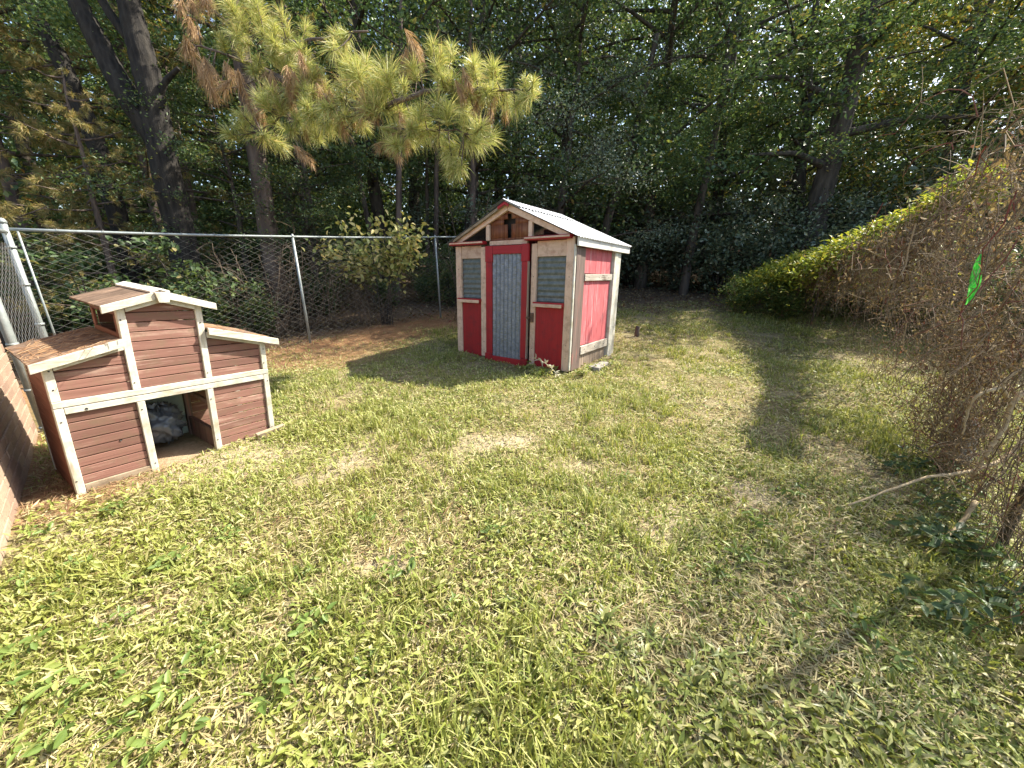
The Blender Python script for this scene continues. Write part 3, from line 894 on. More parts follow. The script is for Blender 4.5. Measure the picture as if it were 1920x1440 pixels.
# ------------------------------------------------------------------ brick house wall
def build_house():
    ang = math.atan2(WALL_D[1], WALL_D[0])
    Hs = empty('brick_house', (WALL_A[0], WALL_A[1], -.06), (0, 0, ang))      # local x runs along the wall, +y faces the yard
    tag(Hs, 'buff brick house wall at the left edge of the yard', 'house')
    L, Ht = 5.2, 2.7
    box('wall', .008, L, -.32, -.010, -.2, Ht, M['mortar'], Hs, 0)
    bl, bh, j = .200, .064, .011
    bm = bm_box(bl, .09, bh, .003); me = bpy.data.meshes.new('brick'); bm.to_mesh(me); bm.free(); me.materials.append(M['brick'])
    bm = bm_box(bl / 2 - .006, .09, bh, .003); meh = bpy.data.meshes.new('half_brick'); bm.to_mesh(meh); bm.free(); meh.materials.append(M['brick'])
    rest = Geo(); cnt = 0
    base = np.array([v.co[:] for v in me.vertices]); 
    faces = [tuple(p.vertices) for p in me.polygons]
    for r in range(int(Ht / (bh + j))):
        off = 0 if r % 2 == 0 else -(bl + j) / 2
        z = -.02 + r * (bh + j) + bh / 2
        k = 0
        while True:
            x = off + k * (bl + j) + bl / 2
            k += 1
            half = x - bl / 2 < -.02
            if x + bl / 2 > L: break
            xx = bl / 4 - .003 if half else x
            yy = -.045 + random.uniform(-.0015, .0015)
            if xx < 2.6 and z < 1.85 and cnt < 300:
                o = bpy.data.objects.new('brick', meh if half else me); COL.objects.link(o)
                o.parent = Hs; o.location = (xx, yy, z); cnt += 1
            else:
                V = base.copy()
                if half: V[:, 0] *= (bl / 2 - .006) / bl
                V += np.array([xx, yy, z])
                byk = {}
                for f in faces: byk.setdefault(len(f), []).append(f)
                rest.add(V, *[np.array(v) for v in byk.values()])
    o = link('upper_bricks', rest.mesh('upper_bricks'), M['brick'], Hs); o['kind'] = 'stuff'
    return Hs
build_house()

# ------------------------------------------------------------------ chain-link fences
def chain_link(name, A, B, h, parent, pitch=.085, r=.0022, zoff=.03):
    """woven zig-zag wires between two ground points"""
    A = np.array(A); B = np.array(B); L = np.linalg.norm(B - A); d = (B - A) / L; nrm = np.array([-d[1], d[0]])
    nw = int(L / pitch); nz = int(h / (pitch * .5))
    k = np.arange(nz + 1)
    V = []; F = []; nv = 0
    zz = zoff + k * h / nz
    th = np.array([0, 2, 4]) * math.pi / 3
    for i in range(nw):
        ph = i % 2
        u = (i + .5) * pitch + np.where((k + ph) % 2 == 0, -.5, .5) * pitch * 1.06 + rng.normal(0, .0035, len(k)) + .012 * math.sin(i * .37) * np.sin(k * math.pi / nz)
        w = np.where((k + ph) % 2 == 0, -.0025, .0025) + .02 * math.sin(i * .21 + 1) * np.sin(k * math.pi / nz) ** 2
        x = A[0] + d[0] * u + nrm[0] * w; y = A[1] + d[1] * u + nrm[1] * w
        gl = gz(A[0] + d[0] * (i + .5) * pitch, A[1] + d[1] * (i + .5) * pitch)
        P = np.stack([x, y, zz + gl], 1)
        ring = np.stack([np.cos(th)[:, None] * d[0], np.cos(th)[:, None] * d[1], np.zeros((3, 1))], -1)[:, 0, :] + np.sin(th)[:, None] * np.array([nrm[0], nrm[1], 0])[None]
        VV = (P[:, None, :] + r * ring[None]).reshape(-1, 3)
        a = np.arange(nz)[:, None] * 3; j = np.arange(3)[None]; j2 = (j + 1) % 3
        F.append(np.stack([a + j, a + j2, a + 3 + j2, a + 3 + j], -1).reshape(-1, 4) + nv)
        V.append(VV); nv += len(VV)
    o = link(name, mesh_np(name, np.concatenate(V), [np.concatenate(F)]), M['wire'], parent)
    o['kind'] = 'stuff'
    return o

def pipe(name, pts, r, parent, mat=None, sides=10):
    g = Geo(); g.tube(pts, r, sides)
    return link(name, g.mesh(name), mat or M['pipe'], parent, smooth=False)

def build_fences():
    h = 1.80
    F = empty('chain_link_fence', (POST2[0], POST2[1], gzf(*POST2)))
    tag(F, 'galvanised chain-link fence with top rail along the back of the yard', 'fence')
    F.matrix_parent_inverse = Matrix()
    inv = Matrix.Translation(F.location).inverted()
    end = POST3 + FD * 3.05 * 2
    objs = []
    objs.append(chain_link('wire_mesh', CORNER, end, h - .05, None))
    lean = {0: (.0, .0), 1: (-.02, .0), 2: (-.03, 0), 3: (0, 0), 4: (0, 0)}
    pos = [CORNER, POST2, POST3, POST3 + FD * 3.05, end]
    tops = []
    for i, p in enumerate(pos):
        z = gzf(*p); r = .032 if i in (0, 4) else .021
        t = (p[0] + lean[i][0], p[1] + lean[i][1], z + h + (.06 if i == 0 else -.01))
        tops.append((p[0] + lean[i][0], p[1] + lean[i][1], z + h))
        objs.append(pipe('post', [(p[0], p[1], z - .1), t], r, None))
        g = Geo(); g.tube([(t[0], t[1], t[2]), (t[0], t[1], t[2] + .02), (t[0], t[1], t[2] + .045), (t[0], t[1], t[2] + .055)], [r * 1.18, r * 1.15, r * .8, r * .2], 10)
        objs.append(link('post_cap', g.mesh('post_cap'), M['pipe']))
    rp = []
    for a, b in zip(tops[:-1], tops[1:]):
        for k in range(6):
            t = k / 6; rp.append(tuple(np.array(a) * (1 - t) + np.array(b) * t - np.array([0, 0, .012 * math.sin(math.pi * t)])))
    rp.append(tops[-1])
    objs.append(pipe('top_rail', rp, .0175, None))
    # wire ties along the rail, tension bar and bands at the corner
    zc = gzf(*CORNER)
    for k in range(1, 24):
        s = k * .38
        p = CORNER + FD * s
        i = s / (np.linalg.norm(end - CORNER))
        z = float(np.interp(s, [np.linalg.norm(q - CORNER) for q in pos], [t[2] for t in tops]))
        g = Geo(); th = np.linspace(0, 2 * math.pi, 9)
        g.tube([(p[0] + .024 * math.cos(a) * FD[1], p[1] - .024 * math.cos(a) * FD[0], z + .024 * math.sin(a)) for a in th], .0025, 3, False)
        objs.append(link('wire_tie', g.mesh('wire_tie'), M['wire']))
    tb = CORNER + FD * .085
    objs.append(pipe('tension_bar', [(tb[0], tb[1], zc), (tb[0], tb[1], zc + h)], .010, None))
    for zz in (.3, .75, 1.2, 1.6):
        g = Geo(); g.tube([(CORNER[0], CORNER[1], zc + zz), (CORNER[0], CORNER[1], zc + zz + .025)], .042, 12)
        objs.append(link('band', g.mesh('band'), M['pipe']))
    for o in objs:
        o.parent = F; o.matrix_parent_inverse = inv
    # side fence from the corner to the house
    S0 = WALL_A + np.array([-.02, .075]); S1 = CORNER
    G = empty('chain_link_fence', (S0[0], S0[1], gzf(*S0)))
    tag(G, 'short chain-link fence with thick gate post beside the brick wall', 'fence')
    inv = Matrix.Translation(G.location).inverted()
    d = unit(S1 - S0)
    objs = [chain_link('wire_mesh', S0 + d * .05, S1 - d * .05, 1.62, None)]
    z0 = gzf(*S0)
    objs.append(pipe('post', [(S0[0], S0[1], z0 - .1), (S0[0], S0[1], z0 + 1.95)], .032, None, None, 12))
    for zz in (.03, .38, .78, 1.2, 1.6):
        g = Geo(); g.tube([(S0[0], S0[1], z0 + zz), (S0[0], S0[1], z0 + zz + .022)], .037, 12)
        objs.append(link('band', g.mesh('band'), M['pipe']))
        g = Geo(); p = S0 + d * .04; g.tube([(p[0], p[1], z0 + zz + .011), (p[0] + d[0] * .03, p[1] + d[1] * .03, z0 + zz + .011)], .007, 6)
        objs.append(link('bolt', g.mesh('bolt'), M['pipe']))
    g = Geo(); g.tube([(S0[0], S0[1], z0 + 1.95), (S0[0], S0[1], z0 + 1.98), (S0[0], S0[1], z0 + 2.0)], [.038, .034, .01], 12)
    objs.append(link('post_cap', g.mesh('post_cap'), M['pipe']))
    objs.append(pipe('top_rail', [(S0[0], S0[1], z0 + 1.74), (S1[0], S1[1], gzf(*S1) + 1.77)], .021, None))
    for o in objs:
        o.parent = G; o.matrix_parent_inverse = inv
build_fences()

# ------------------------------------------------------------------ small things by the shed
def to_world(o, p):
    return Matrix.Translation(o.location) @ o.rotation_euler.to_matrix().to_4x4() @ Vector(p)

def build_bits():
    p = to_world(SHED, (2.29, .46, 0))
    z = gzf(p.x, p.y)
    b = empty('cinder_block', (p.x, p.y + .0, z - .045), (0.05, rad(90), -.62))
    tag(b, 'grey concrete block in the grass beside the right wall of the shed', 'block')
    for x0, x1, y0, y1 in ((-.1, .1, -.2, -.165), (-.1, .1, .165, .2), (-.1, .1, -.017, .017), (-.1, -.068, -.164, -.018), (.068, .1, -.164, -.018), (-.1, -.068, .018, .164), (.068, .1, .018, .164)):
        box('web', x0, x1, y0, y1, 0, .155, M['concrete'], b, .004)
    x, y = 2.42, 7.35
    g = Geo(); z = gzf(x, y)
    g.tube([(0, 0, -.05), (.0, 0, .10), (.008, .004, .19), (.012, .006, .20)], [.045, .042, .040, .030], 9)
    s = link('tree_stump', g.mesh('tree_stump'), M['pine_bark'], None, (x, y, z))
    tag(s, 'thin cut stump standing in the grass right of the shed', 'stump')
    # pale weed leaning in front of the shed's right corner
    p = to_world(SHED, (2.16, -.30, 0)); z = gzf(p.x, p.y)
    w = empty('dry_weed', (p.x, p.y, z)); tag(w, 'pale dry weed leaning across the foot of the red shed', 'weed')
    a = np.array([0, 0, 0.0]); tip = np.array([-.34, .10, .25])
    t = np.linspace(0, 1, 8)[:, None]; path = a + (tip - a) * t + np.array([0, 0, .05]) * np.sin(t * math.pi)
    g = Geo(); g.tube(path, np.linspace(.006, .003, 8), 5)
    link('stem', g.mesh('stem'), M['pale_weed'], w)
    r = np.random.default_rng(3); g = Geo()
    tt = np.sort(r.uniform(.1, 1, 24)); P = a + (tip - a) * tt[:, None] + np.array([0, 0, .05]) * np.sin(tt * math.pi)[:, None]
    V, Fs = leaves(P, r.uniform(.045, .085, 24), r.uniform(.018, .032, 24), rand_dirs(24, .5, r), None, .25, True, r); g.add(V, *Fs)
    link('foliage', g.mesh('foliage'), M['pale_weed'], w)
build_bits()

# ------------------------------------------------------------------ trees
def curve_pts(a, b, n, sag=0.0, wob=0.0, r=rng):
    t = np.linspace(0, 1, n)[:, None]
    p = np.array(a) * (1 - t) + np.array(b) * t
    p[:, 2] += sag * 4 * t[:, 0] * (1 - t[:, 0])
    if wob:
        w = r.normal(0, wob, (n, 3)); w[0] = 0
        p += np.cumsum(w, 0) * t * .6
    return p

def make_broadleaf(seed, leaf_L, leaf_W, nleaf, crown0=.16, spread=.34, droop=.0, trunk_r=.16):
    """a tree 10 m tall: returns trunk mesh and crown mesh"""
    r = np.random.default_rng(seed)
    T = Geo()
    tp = curve_pts((0, 0, -.3), (r.normal(0, .4), r.normal(0, .4), 9.4), 12, 0, .12, r)
    T.tube(tp, np.linspace(trunk_r * 1.25, .03, 12) ** 1.0, 8)
    C = Geo(); cl = []
    nl = 24
    for i in range(nl):
        f = crown0 + (1 - crown0) * (i + r.uniform(0, .9)) / nl
        z = f * 9.4
        base = np.array([np.interp(z, tp[:, 2], tp[:, k]) for k in range(2)] + [z])
        prof = math.sin(math.pi * min(1, .18 + .85 * (f - crown0) / (1 - crown0))) ** .7
        ln = 10 * spread * (.35 + .75 * prof) * r.uniform(.75, 1.15)
        az = i * 2.399 + r.normal(0, .4)
        end = base + np.array([math.cos(az) * ln, math.sin(az) * ln, ln * (r.uniform(.05, .45) - droop)])
        lp = curve_pts(base, end, 7, r.uniform(-.1, .3), .06, r)
        T.tube(lp, np.linspace(.055, .012, 7), 5)
        for k in range(8):
            t = r.uniform(.25, 1.0)
            q = lp[min(6, int(t * 6.99))]
            a2 = az + r.normal(0, .9)
            l2 = ln * r.uniform(.18, .42)
            e2 = q + np.array([math.cos(a2) * l2, math.sin(a2) * l2, l2 * r.normal(.0, .35)])
            T.tube(curve_pts(q, e2, 4, 0, .04, r), np.linspace(.016, .005, 4), 3, False)
            for t2 in (.45, .75, 1.0):
                cl.append((q + (e2 - q) * t2, .20 + .16 * r.random()))
        cl.append((end, .4))
    cc = np.array([c for c, s in cl]); cs = np.array([s for c, s in cl])
    # some clumps are fuller than others, so that gaps stay
    w = r.gamma(1.3, 1, len(cl)); w /= w.sum()
    idx = r.choice(len(cl), nleaf, p=w)
    P = cc[idx] + r.normal(size=(nleaf, 3)) * cs[idx][:, None] * np.array([1, 1, .62])
    P[:, 2] = np.maximum(P[:, 2], .25)
    nrm = r.normal(size=(nleaf, 3)) * .75; nrm[:, 2] += .9
    V, F = leaves(P, leaf_L * r.uniform(.6, 1.25, nleaf), leaf_W * r.uniform(.7, 1.2, nleaf), nrm, None, .2, False, r)
    C.add(V, *F)
    return T.mesh('trunk'), C.mesh('crown')

def make_shrub(seed, nleaf, leaf_L, leaf_W, six=False, hollow=.35, stems=9):
    """a bush about 2 m tall and wide"""
    r = np.random.default_rng(seed)
    T = Geo(); cl = []
    for i in range(stems):
        az = r.uniform(0, 2 * math.pi); ln = r.uniform(.35, .95)
        e = np.array([math.cos(az) * ln, math.sin(az) * ln, r.uniform(.9, 1.9) * (1.1 - .35 * ln)])
        lp = curve_pts((r.normal(0, .06), r.normal(0, .06), -.05), e, 7, .12, .05, r)
        T.tube(lp, np.linspace(.022, .006, 7), 5)
        for k in range(9):
            q = lp[r.integers(2, 7)]
            l2 = r.uniform(.15, .5); d = rand_dirs(1, .3, r)[0]
            T.tube(curve_pts(q, q + d * l2, 3, 0, .01, r), [.006, .004, .002], 3, False)
            cl += [q + d * l2, q + d * l2 * .6]
    cc = np.array(cl)
    w = r.gamma(1.2, 1, len(cl)); w /= w.sum()
    idx = r.choice(len(cl), nleaf, p=w)
    P = cc[idx] + r.normal(size=(nleaf, 3)) * np.array([.13, .13, .10])
    P[:, 2] = np.maximum(P[:, 2], .04)
    nrm = r.normal(size=(nleaf, 3)) * .6; nrm[:, 2] += .9
    V, F = leaves(P, leaf_L * r.uniform(.6, 1.25, nleaf), leaf_W * r.uniform(.7, 1.2, nleaf), nrm, None, .2, six, r)
    C = Geo(); C.add(V, *F)
    return T.mesh('stems'), C.mesh('foliage')

def needles(C, pos, d, n, L, r, cone=(15, 85), W=.0055, droop=.12, along=.16):
    """a brush of pine needles round the twig end at pos, pointing along d"""
    d = d / np.linalg.norm(d)
    a = np.cross(d, [0.2, .1, 1.0]); a /= np.linalg.norm(a); b = np.cross(d, a)
    th = r.uniform(0, 2 * math.pi, n); ph = np.radians(cone[0] + (cone[1] - cone[0]) * r.random(n) ** .8)
    dirs = np.cos(ph)[:, None] * d + np.sin(ph)[:, None] * (np.cos(th)[:, None] * a + np.sin(th)[:, None] * b)
    base = pos - d * (r.random(n) * along)[:, None]
    ln = L * r.uniform(.7, 1.1, n)[:, None]
    s = unit(np.cross(dirs, r.normal(size=(n, 3))))
    mid = base + dirs * ln * .55
    tip = base + dirs * ln; tip[:, 2] -= droop * ln[:, 0]
    V = np.stack([base - s * W * .5, base + s * W * .5, mid - s * W * .5, mid + s * W * .5, tip], 1).reshape(-1, 3)
    i = np.arange(n)[:, None] * 5
    C.add(V, i + np.array([0, 1, 3, 2]), i + np.array([2, 3, 4]))

def make_pine(seed, h=10.0, crown0=.22, nb=26, tufts=9, per=60):
    """a pine 10 m tall with drooping brushes of needles"""
    r = np.random.default_rng(seed)
    T = Geo(); C = Geo()
    tp = curve_pts((0, 0, -.3), (r.normal(0, .3), r.normal(0, .3), h), 10, 0, .06, r)
    T.tube(tp, np.linspace(.17, .03, 10), 8)
    for i in range(nb):
        f = crown0 + (1 - crown0) * (i + r.random()) / nb
        z = f * h * .97; az = i * 2.399 + r.normal(0, .3)
        ln = (1 - f) * 3.4 + .8
        base = np.array([np.interp(z, tp[:, 2], tp[:, k]) for k in range(2)] + [z])
        e = base + np.array([math.cos(az) * ln, math.sin(az) * ln, ln * r.uniform(-.25, .25)])
        lp = curve_pts(base, e, 6, -.1, .05, r)
        T.tube(lp, np.linspace(.045, .01, 6), 5)
        for k in range(tufts):
            t = .3 + .7 * (k + r.random()) / tufts
            q = base + (e - base) * t + r.normal(0, .22, 3)
            d = unit(e - base + r.normal(0, 1.4, 3) * .7 + np.array([0, 0, .2]))
            needles(C, q, d, per, .24, r, (10, 80), .011, .25)
    return T.mesh('trunk'), C.mesh('crown')

def place(name, label, cat, tm, cm, tmat, cmat, x, y, s, rz, group=None, parts=('trunk', 'crown'), z=None, sz=1.0, tilt=(0, 0)):
    o = empty(name, (x, y, (gzf(x, y) if z is None else z)), (tilt[0], tilt[1], rz))
    o.scale = (s, s, s * sz)
    tag(o, label, cat, group)
    for nm, me, mt in ((parts[0], tm, tmat), (parts[1], cm, cmat)):
        if me is None: continue
        c = bpy.data.objects.new(nm, me); COL.objects.link(c); c.parent = o
        if not me.materials: me.materials.append(mt)
        if me.materials[0] != mt:
            c.material_slots[0].link = 'OBJECT'; c.material_slots[0].material = mt
    return o

oakA = make_broadleaf(11, .125, .065, 17000)
oakB = make_broadleaf(12, .12, .06, 17000, .12, .38, .12)
oakC = make_broadleaf(13, .13, .07, 15000, .3, .36, .05, .2)
fineA = make_broadleaf(14, .085, .042, 26000, .05, .34, .10)
pineA = make_pine(15)
pineB = make_pine(16, crown0=.12, nb=30)
shrA = make_shrub(21, 5200, .085, .045)
shrB = make_shrub(22, 4200, .11, .06)
shrC = make_shrub(23, 1300, .12, .075, True)

SH = np.array([math.sin(SUN_AZ), math.cos(SUN_AZ)]) / math.tan(SUN_EL)
def h_limit(x, y, want):
    """keep a tree's shadow off the sunlit lawn"""
    h = want
    while h > 1.5:
        tx, ty = x - SH[0] * h * .93, y - SH[1] * h * .93
        lit = (ty < 9.5 + .10 * (tx - 2.3) * (tx > 2.3)) and tx < vine_x(max(ty, .75)) + 1.6 and tx > -4.0
        if not lit: return h
        h -= .25
    return h

TREES = []
def oak(x, y, want, proto, mat, name, label, group, rz=None, sz=1.0):
    h = h_limit(x, y, want)
    o = place(name, label, 'tree', proto[0], proto[1], M['bark'], M[mat], x, y, h / 10.0, rng.uniform(0, 6.28) if rz is None else rz, group, sz=sz)
    TREES.append((x, y, h)); return o

LB = 'dark green broadleaf tree in the shaded wood behind the yard'
GB = 'broadleaf trees of the wood'
LP = 'dull yellow-brown pine in the wood at the left'
GP = 'pines of the wood'
r0 = np.random.default_rng(5)
protos = [(oakA, 'oak'), (oakB, 'oak'), (oakC, 'oak'), (oakA, 'oak_yellow'), (oakB, 'oak'), (fineA, 'oak_grey'), (oakC, 'oak')]
rowA = [(-1.6, 13.6, 10, 2, 'oak'), (2.0, 14.6, 11, 1, 'oak'), (4.6, 14.2, 12, 0, 'oak'), (7.3, 14.6, 12, 1, 'oak'), (10.2, 14.3, 12, 2, 'oak'),
        (13.2, 13.4, 12, 0, 'oak_yellow'), (16.0, 12.6, 12, 1, 'oak'), (18.6, 11.6, 12, 0, 'oak'), (-4.4, 14.2, 11, 2, 'oak'),
        (-7.2, 13.4, 12, 0, 'oak'), (-10.6, 13.6, 12, 1, 'oak'), (-14.5, 12.6, 12, 0, 'oak_yellow'), (-17.5, 9.8, 12, 2, 'oak'), (-15.2, 6.4, 11, 1, 'oak')]
P3 = [oakA, oakB, oakC]
for x, y, h, k, mt in rowA:
    oak(x, y, h, P3[k], mt, 'broadleaf_tree', LB if mt == 'oak' else 'yellowing broadleaf tree in the shaded wood', GB if mt == 'oak' else 'yellowing trees of the wood')
for i, x in enumerate(np.arange(-26, 29, 4.4)):
    k = i % 3
    mt = 'oak_yellow' if i in (3, 9, 11) else 'oak'
    oak(x + r0.normal(0, .6), 20.5 + r0.uniform(-1.5, 1.8) - .004 * x * x, r0.uniform(13, 17), P3[k], mt, 'broadleaf_tree', LB if mt == 'oak' else 'yellowing broadleaf tree in the shaded wood', GB if mt == 'oak' else 'yellowing trees of the wood')
for x, y, h in ((14.2, 9.6, 10), (17.2, 8.2, 10), (17.0, 5.2, 9), (20.6, 6.2, 12)):
    oak(x, y, h, oakB, 'oak', 'broadleaf_tree', 'dark green broadleaf tree beyond the vine-covered fence', 'trees beyond the vine fence')
oak(1.3, 12.4, 8.2, fineA, 'oak_grey', 'fine_leaved_tree', 'grey-green fine-leaved tree rising behind the shed roof', None, 1.0)
oak(-.4, 16.5, 12, fineA, 'oak_grey', 'fine_leaved_tree', 'grey-green fine-leaved tree standing deeper in the wood', None, 3.0)
for x, y, h, pr in ((-10.6, 8.8, 9, pineB), (-8.9, 6.6, 5.2, pineB), (-7.5, 7.4, 4.4, pineB), (-11.2, 5.6, 7, pineA), (-9.0, 10.4, 9, pineB)):
    place('pine_tree', LP, 'pine tree', pr[0], pr[1], M['pine_bark'], M['needle_dull'], x, y, h_limit(x, y, h) / 10, rng.uniform(0, 6.28), GP)
place('pine_tree', 'green pine with feathery needles at the upper right', 'pine tree', pineA[0], pineA[1], M['pine_bark'], M['needle_dull'], 15.6, 8.2, .85, 2.0)

oak(-5.9, 8.9, 4.6, oakB, 'oak', 'sapling', 'leafy young tree filling the gap behind the fence corner', None, .4)
oak(-4.7, 9.6, 4.6, oakA, 'oak', 'sapling', 'leafy young tree behind the second fence post', None, 1.4)
# trunks one can pick out
def ray_at(px, py, Y):
    """point at depth Y on the line of sight through a point of the photograph, used once to set real positions"""
    c, s = math.cos(PITCH), math.sin(PITCH)
    x = (px - 960) / 715.0; y = (720 - py) / 715.0
    d = np.array([x, c + y * s, -s + y * c])
    return np.array([0, 0, CAM_H]) + d * (Y / d[1])

def trunk_tree(name, label, base, paths, mat='bark', crown=None, cat='tree'):
    o = empty(name, (base[0], base[1], gzf(*base))); tag(o, label, cat)
    for pts, r0_, r1_ in paths:
        g = Geo(); P = np.array(pts, float)
        t = np.linspace(0, 1, len(P)); tt = np.linspace(0, 1, 60)
        rr = np.random.default_rng(len(name))
        Q = np.stack([np.interp(tt, t, P[:, k]) for k in range(3)], 1)
        for _ in range(30): Q[1:-1] = (Q[:-2] + 2 * Q[1:-1] + Q[2:]) / 4
        g.tube(Q, np.linspace(r0_, r1_, 60) * (1 + rr.normal(0, .02, 60)), 18)
        # furrowed bark: ridges that run along the trunk
        rid = np.repeat(rr.normal(0, 1, (1, 18)), 60, 0) * .6 + rr.normal(0, 1, (60, 18)) * .5
        ax = np.repeat(Q[:, None, :], 18, 1).reshape(-1, 3)
        g.V[-1] = ax + (g.V[-1] - ax) * (1 + .07 * rid.reshape(-1, 1))
        link('trunk' if r0_ > .08 else 'limb', g.mesh('trunk'), M[mat], o)
    if crown is not None:
        c = bpy.data.objects.new('crown', crown[0]); COL.objects.link(c); c.parent = o; c.scale = crown[2]; c.location = crown[3]
        c.rotation_euler = (0, 0, 1.3)
        c.material_slots[0].link = 'OBJECT'; c.material_slots[0].material = M[crown[1]]
    return o
def sight_path(pts, off):
    return [tuple(ray_at(*p) - off) for p in pts]
def dark_trunks():
    Y = 8.0
    b = ray_at(330, 420, Y); off = np.array([b[0], b[1], gzf(b[0], b[1])])
    trunk_tree('forked_tree', 'black forked trunk in the wood at the upper left', (b[0], b[1]),
               [([(0, 0, -.2)] + sight_path([(305, 300, Y), (288, 187, Y), (262, 90, Y), (240, 0, Y), (215, -110, Y)], off), .24, .13),
                (sight_path([(303, 275, Y), (233, 173, Y), (185, 80, Y), (143, 0, Y), (100, -90, Y)], off), .19, .11),
                (sight_path([(240, 70, Y), (205, 25, Y), (180, -20, Y), (150, -80, Y)], off), .075, .05), (sight_path([(293, 190, Y), (312, 150, Y), (335, 128, Y)], off), .06, .03)],
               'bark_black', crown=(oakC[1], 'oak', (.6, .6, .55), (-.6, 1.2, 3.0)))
    Y = 8.6
    b = ray_at(215, 400, Y); off = np.array([b[0], b[1], gzf(b[0], b[1])])
    trunk_tree('leaning_tree', 'dark leaning trunk near the left edge of the wood', (b[0], b[1]),
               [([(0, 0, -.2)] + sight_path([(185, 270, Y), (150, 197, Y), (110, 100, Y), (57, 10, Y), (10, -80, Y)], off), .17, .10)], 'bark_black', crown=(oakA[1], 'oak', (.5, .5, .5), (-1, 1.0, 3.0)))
trunk_tree('oak_tree', 'thick dark oak trunk with level limbs in the right of the wood', (9.0, 12.2),
           [([(0, 0, -.2), (-.05, 0, 2.4), (.1, 0, 5), (.2, 0, 8.5)], .36, .18), ([(.0, 0, 3.6), (-1.2, -.3, 3.9), (-2.6, -.5, 3.8)], .10, .03), ([(.05, 0, 4.4), (1.6, -.4, 4.7), (3.4, -.8, 4.6)], .11, .03), ([(.0, 0, 5.2), (-1.8, -.2, 5.7), (-3.4, -.2, 5.6)], .09, .03), ([(-.03, 0, 1.9), (-.7, -.3, 2.0), (-1.5, -.4, 2.15)], .06, .02)],
           crown=(oakB[1], 'oak', (.8, .8, .5), (0, .8, 2.4)))
trunk_tree('slim_tree', 'slim leaning trunk in the middle of the wood', (5.6, 12.8),
           [([(0, 0, -.2), (.1, 0, 2.2), (.35, 0, 4.4), (.4, 0, 7)], .14, .07)], crown=(oakA[1], 'oak', (.55, .55, .45), (0, .6, 2)))
trunk_tree('slim_tree', 'slim trunk leaning right just behind the shed', (2.7, 12.9),
           [([(0, 0, -.2), (.25, 0, 2.2), (.9, 0, 4.4), (1.3, 0, 7)], .15, .07)], crown=(oakC[1], 'oak', (.5, .5, .45), (.6, .6, 1.5)))
dark_trunks()
r1 = np.random.default_rng(9)
for i, (x, y) in enumerate([(-5.4, 11.2), (-4.1, 12.4), (-3.3, 11.0), (-2.5, 12.8), (-6.3, 12.2), (-1.2, 11.9), (-3.0, 14.0), (-9.0, 11.6)]):
    g = Geo(); hh = r1.uniform(6, 7.5)
    P = curve_pts((0, 0, -.2), (r1.normal(0, .35), r1.normal(0, .2), hh), 9, 0, .05, r1)
    g.tube(P, np.linspace(r1.uniform(.07, .12), .04, 9), 7)
    o = empty('bare_pine', (x, y, gzf(x, y))); tag(o, 'bare dark pine among the trees behind the chain-link fence', 'tree', 'bare trunks behind the fence')
    link('trunk', g.mesh('trunk'), M['pine_bark'], o)

# far wood closing the view
def far_wood():
    r = np.random.default_rng(77); C = Geo()
    n = 70000
    ang = r.uniform(-1.15, 1.15, n); dist = r.uniform(30, 46, n)
    x = np.sin(ang) * dist * 1.25; y = np.cos(ang) * dist * .85 + 4
    clump = fbm(x * .35, y * .35, 40, 3)
    z = gz(x, y) + r.random(n) ** 1.3 * (10 + 14 * clump)
    P = np.stack([x, y, z], 1) + r.normal(0, .4, (n, 3))
    nrm = r.normal(size=(n, 3)); nrm[:, 2] += .6
    V, F = leaves(P, r.uniform(.35, .8, n), r.uniform(.25, .5, n), nrm, None, .2, False, r)
    C.add(V, *F)
    o = link('far_woodland', C.mesh('far_woodland'), M['oak'])
    tag(o, 'deep shaded woodland closing the view behind the trees', 'woodland', kind='stuff')
far_wood()

# hedges and undergrowth
LH = 'glossy dark hedge shrub under the trees right of the shed'
GH = 'hedge shrubs right of the shed'
for x, y, s in ((2.4, 15.2, 1.3), (3.3, 14.6, 1.5), (4.5, 14.8, 1.7), (5.7, 13.8, 1.6), (6.9, 12.9, 1.55), (8.0, 12.2, 1.5), (9.2, 11.6, 1.5), (10.4, 10.9, 1.5), (11.6, 11.6, 1.8), (13.0, 11.0, 1.8), (7.6, 14.6, 2.0), (9.8, 13.4, 1.9), (5.0, 16.6, 2.2), (2.8, 17.0, 2.1), (12.6, 9.4, 1.6), (.9, 16.5, 1.9), (11.8, 13.6, 2.2)):
    pr = shrA if rng.random() < .6 else shrB
    place('hedge_shrub', LH, 'shrub', pr[0], pr[1], M['bark'], M['hedge'], x, y, s, rng.uniform(0, 6.28), GH, ('stems', 'foliage'))
LU = 'green leafy undergrowth shrub behind the chain-link fence'
GU = 'undergrowth behind the fence'
for x, y, s, pr in ((-6.6, 6.2, .85, shrC), (-6.0, 7.3, .95, shrC), (-8.3, 7.2, 1.0, shrB), (-4.6, 9.6, .7, shrB), (-8.8, 9.0, 1.2, shrB), (-6.6, 9.6, 1.2, shrB), (-9.9, 6.4, 1.2, shrA),
                    (-3.2, 10.2, .55, shrC), (-1.6, 10.8, .8, shrB), (-.2, 12.0, 1.0, shrA), (.9, 13.2, 1.2, shrA), (-2.4, 11.6, .6, shrB), (-5.8, 11.0, .9, shrB), (-8.2, 5.0, 1.0, shrC), (-4.9, 7.2, .55, shrC), (-7.4, 4.6, .7, shrB)):
    place('undergrowth_shrub', LU, 'shrub', pr[0], pr[1], M['bark'], M['shrub'], x, y, s, rng.uniform(0, 6.28), GU, ('stems', 'foliage'))

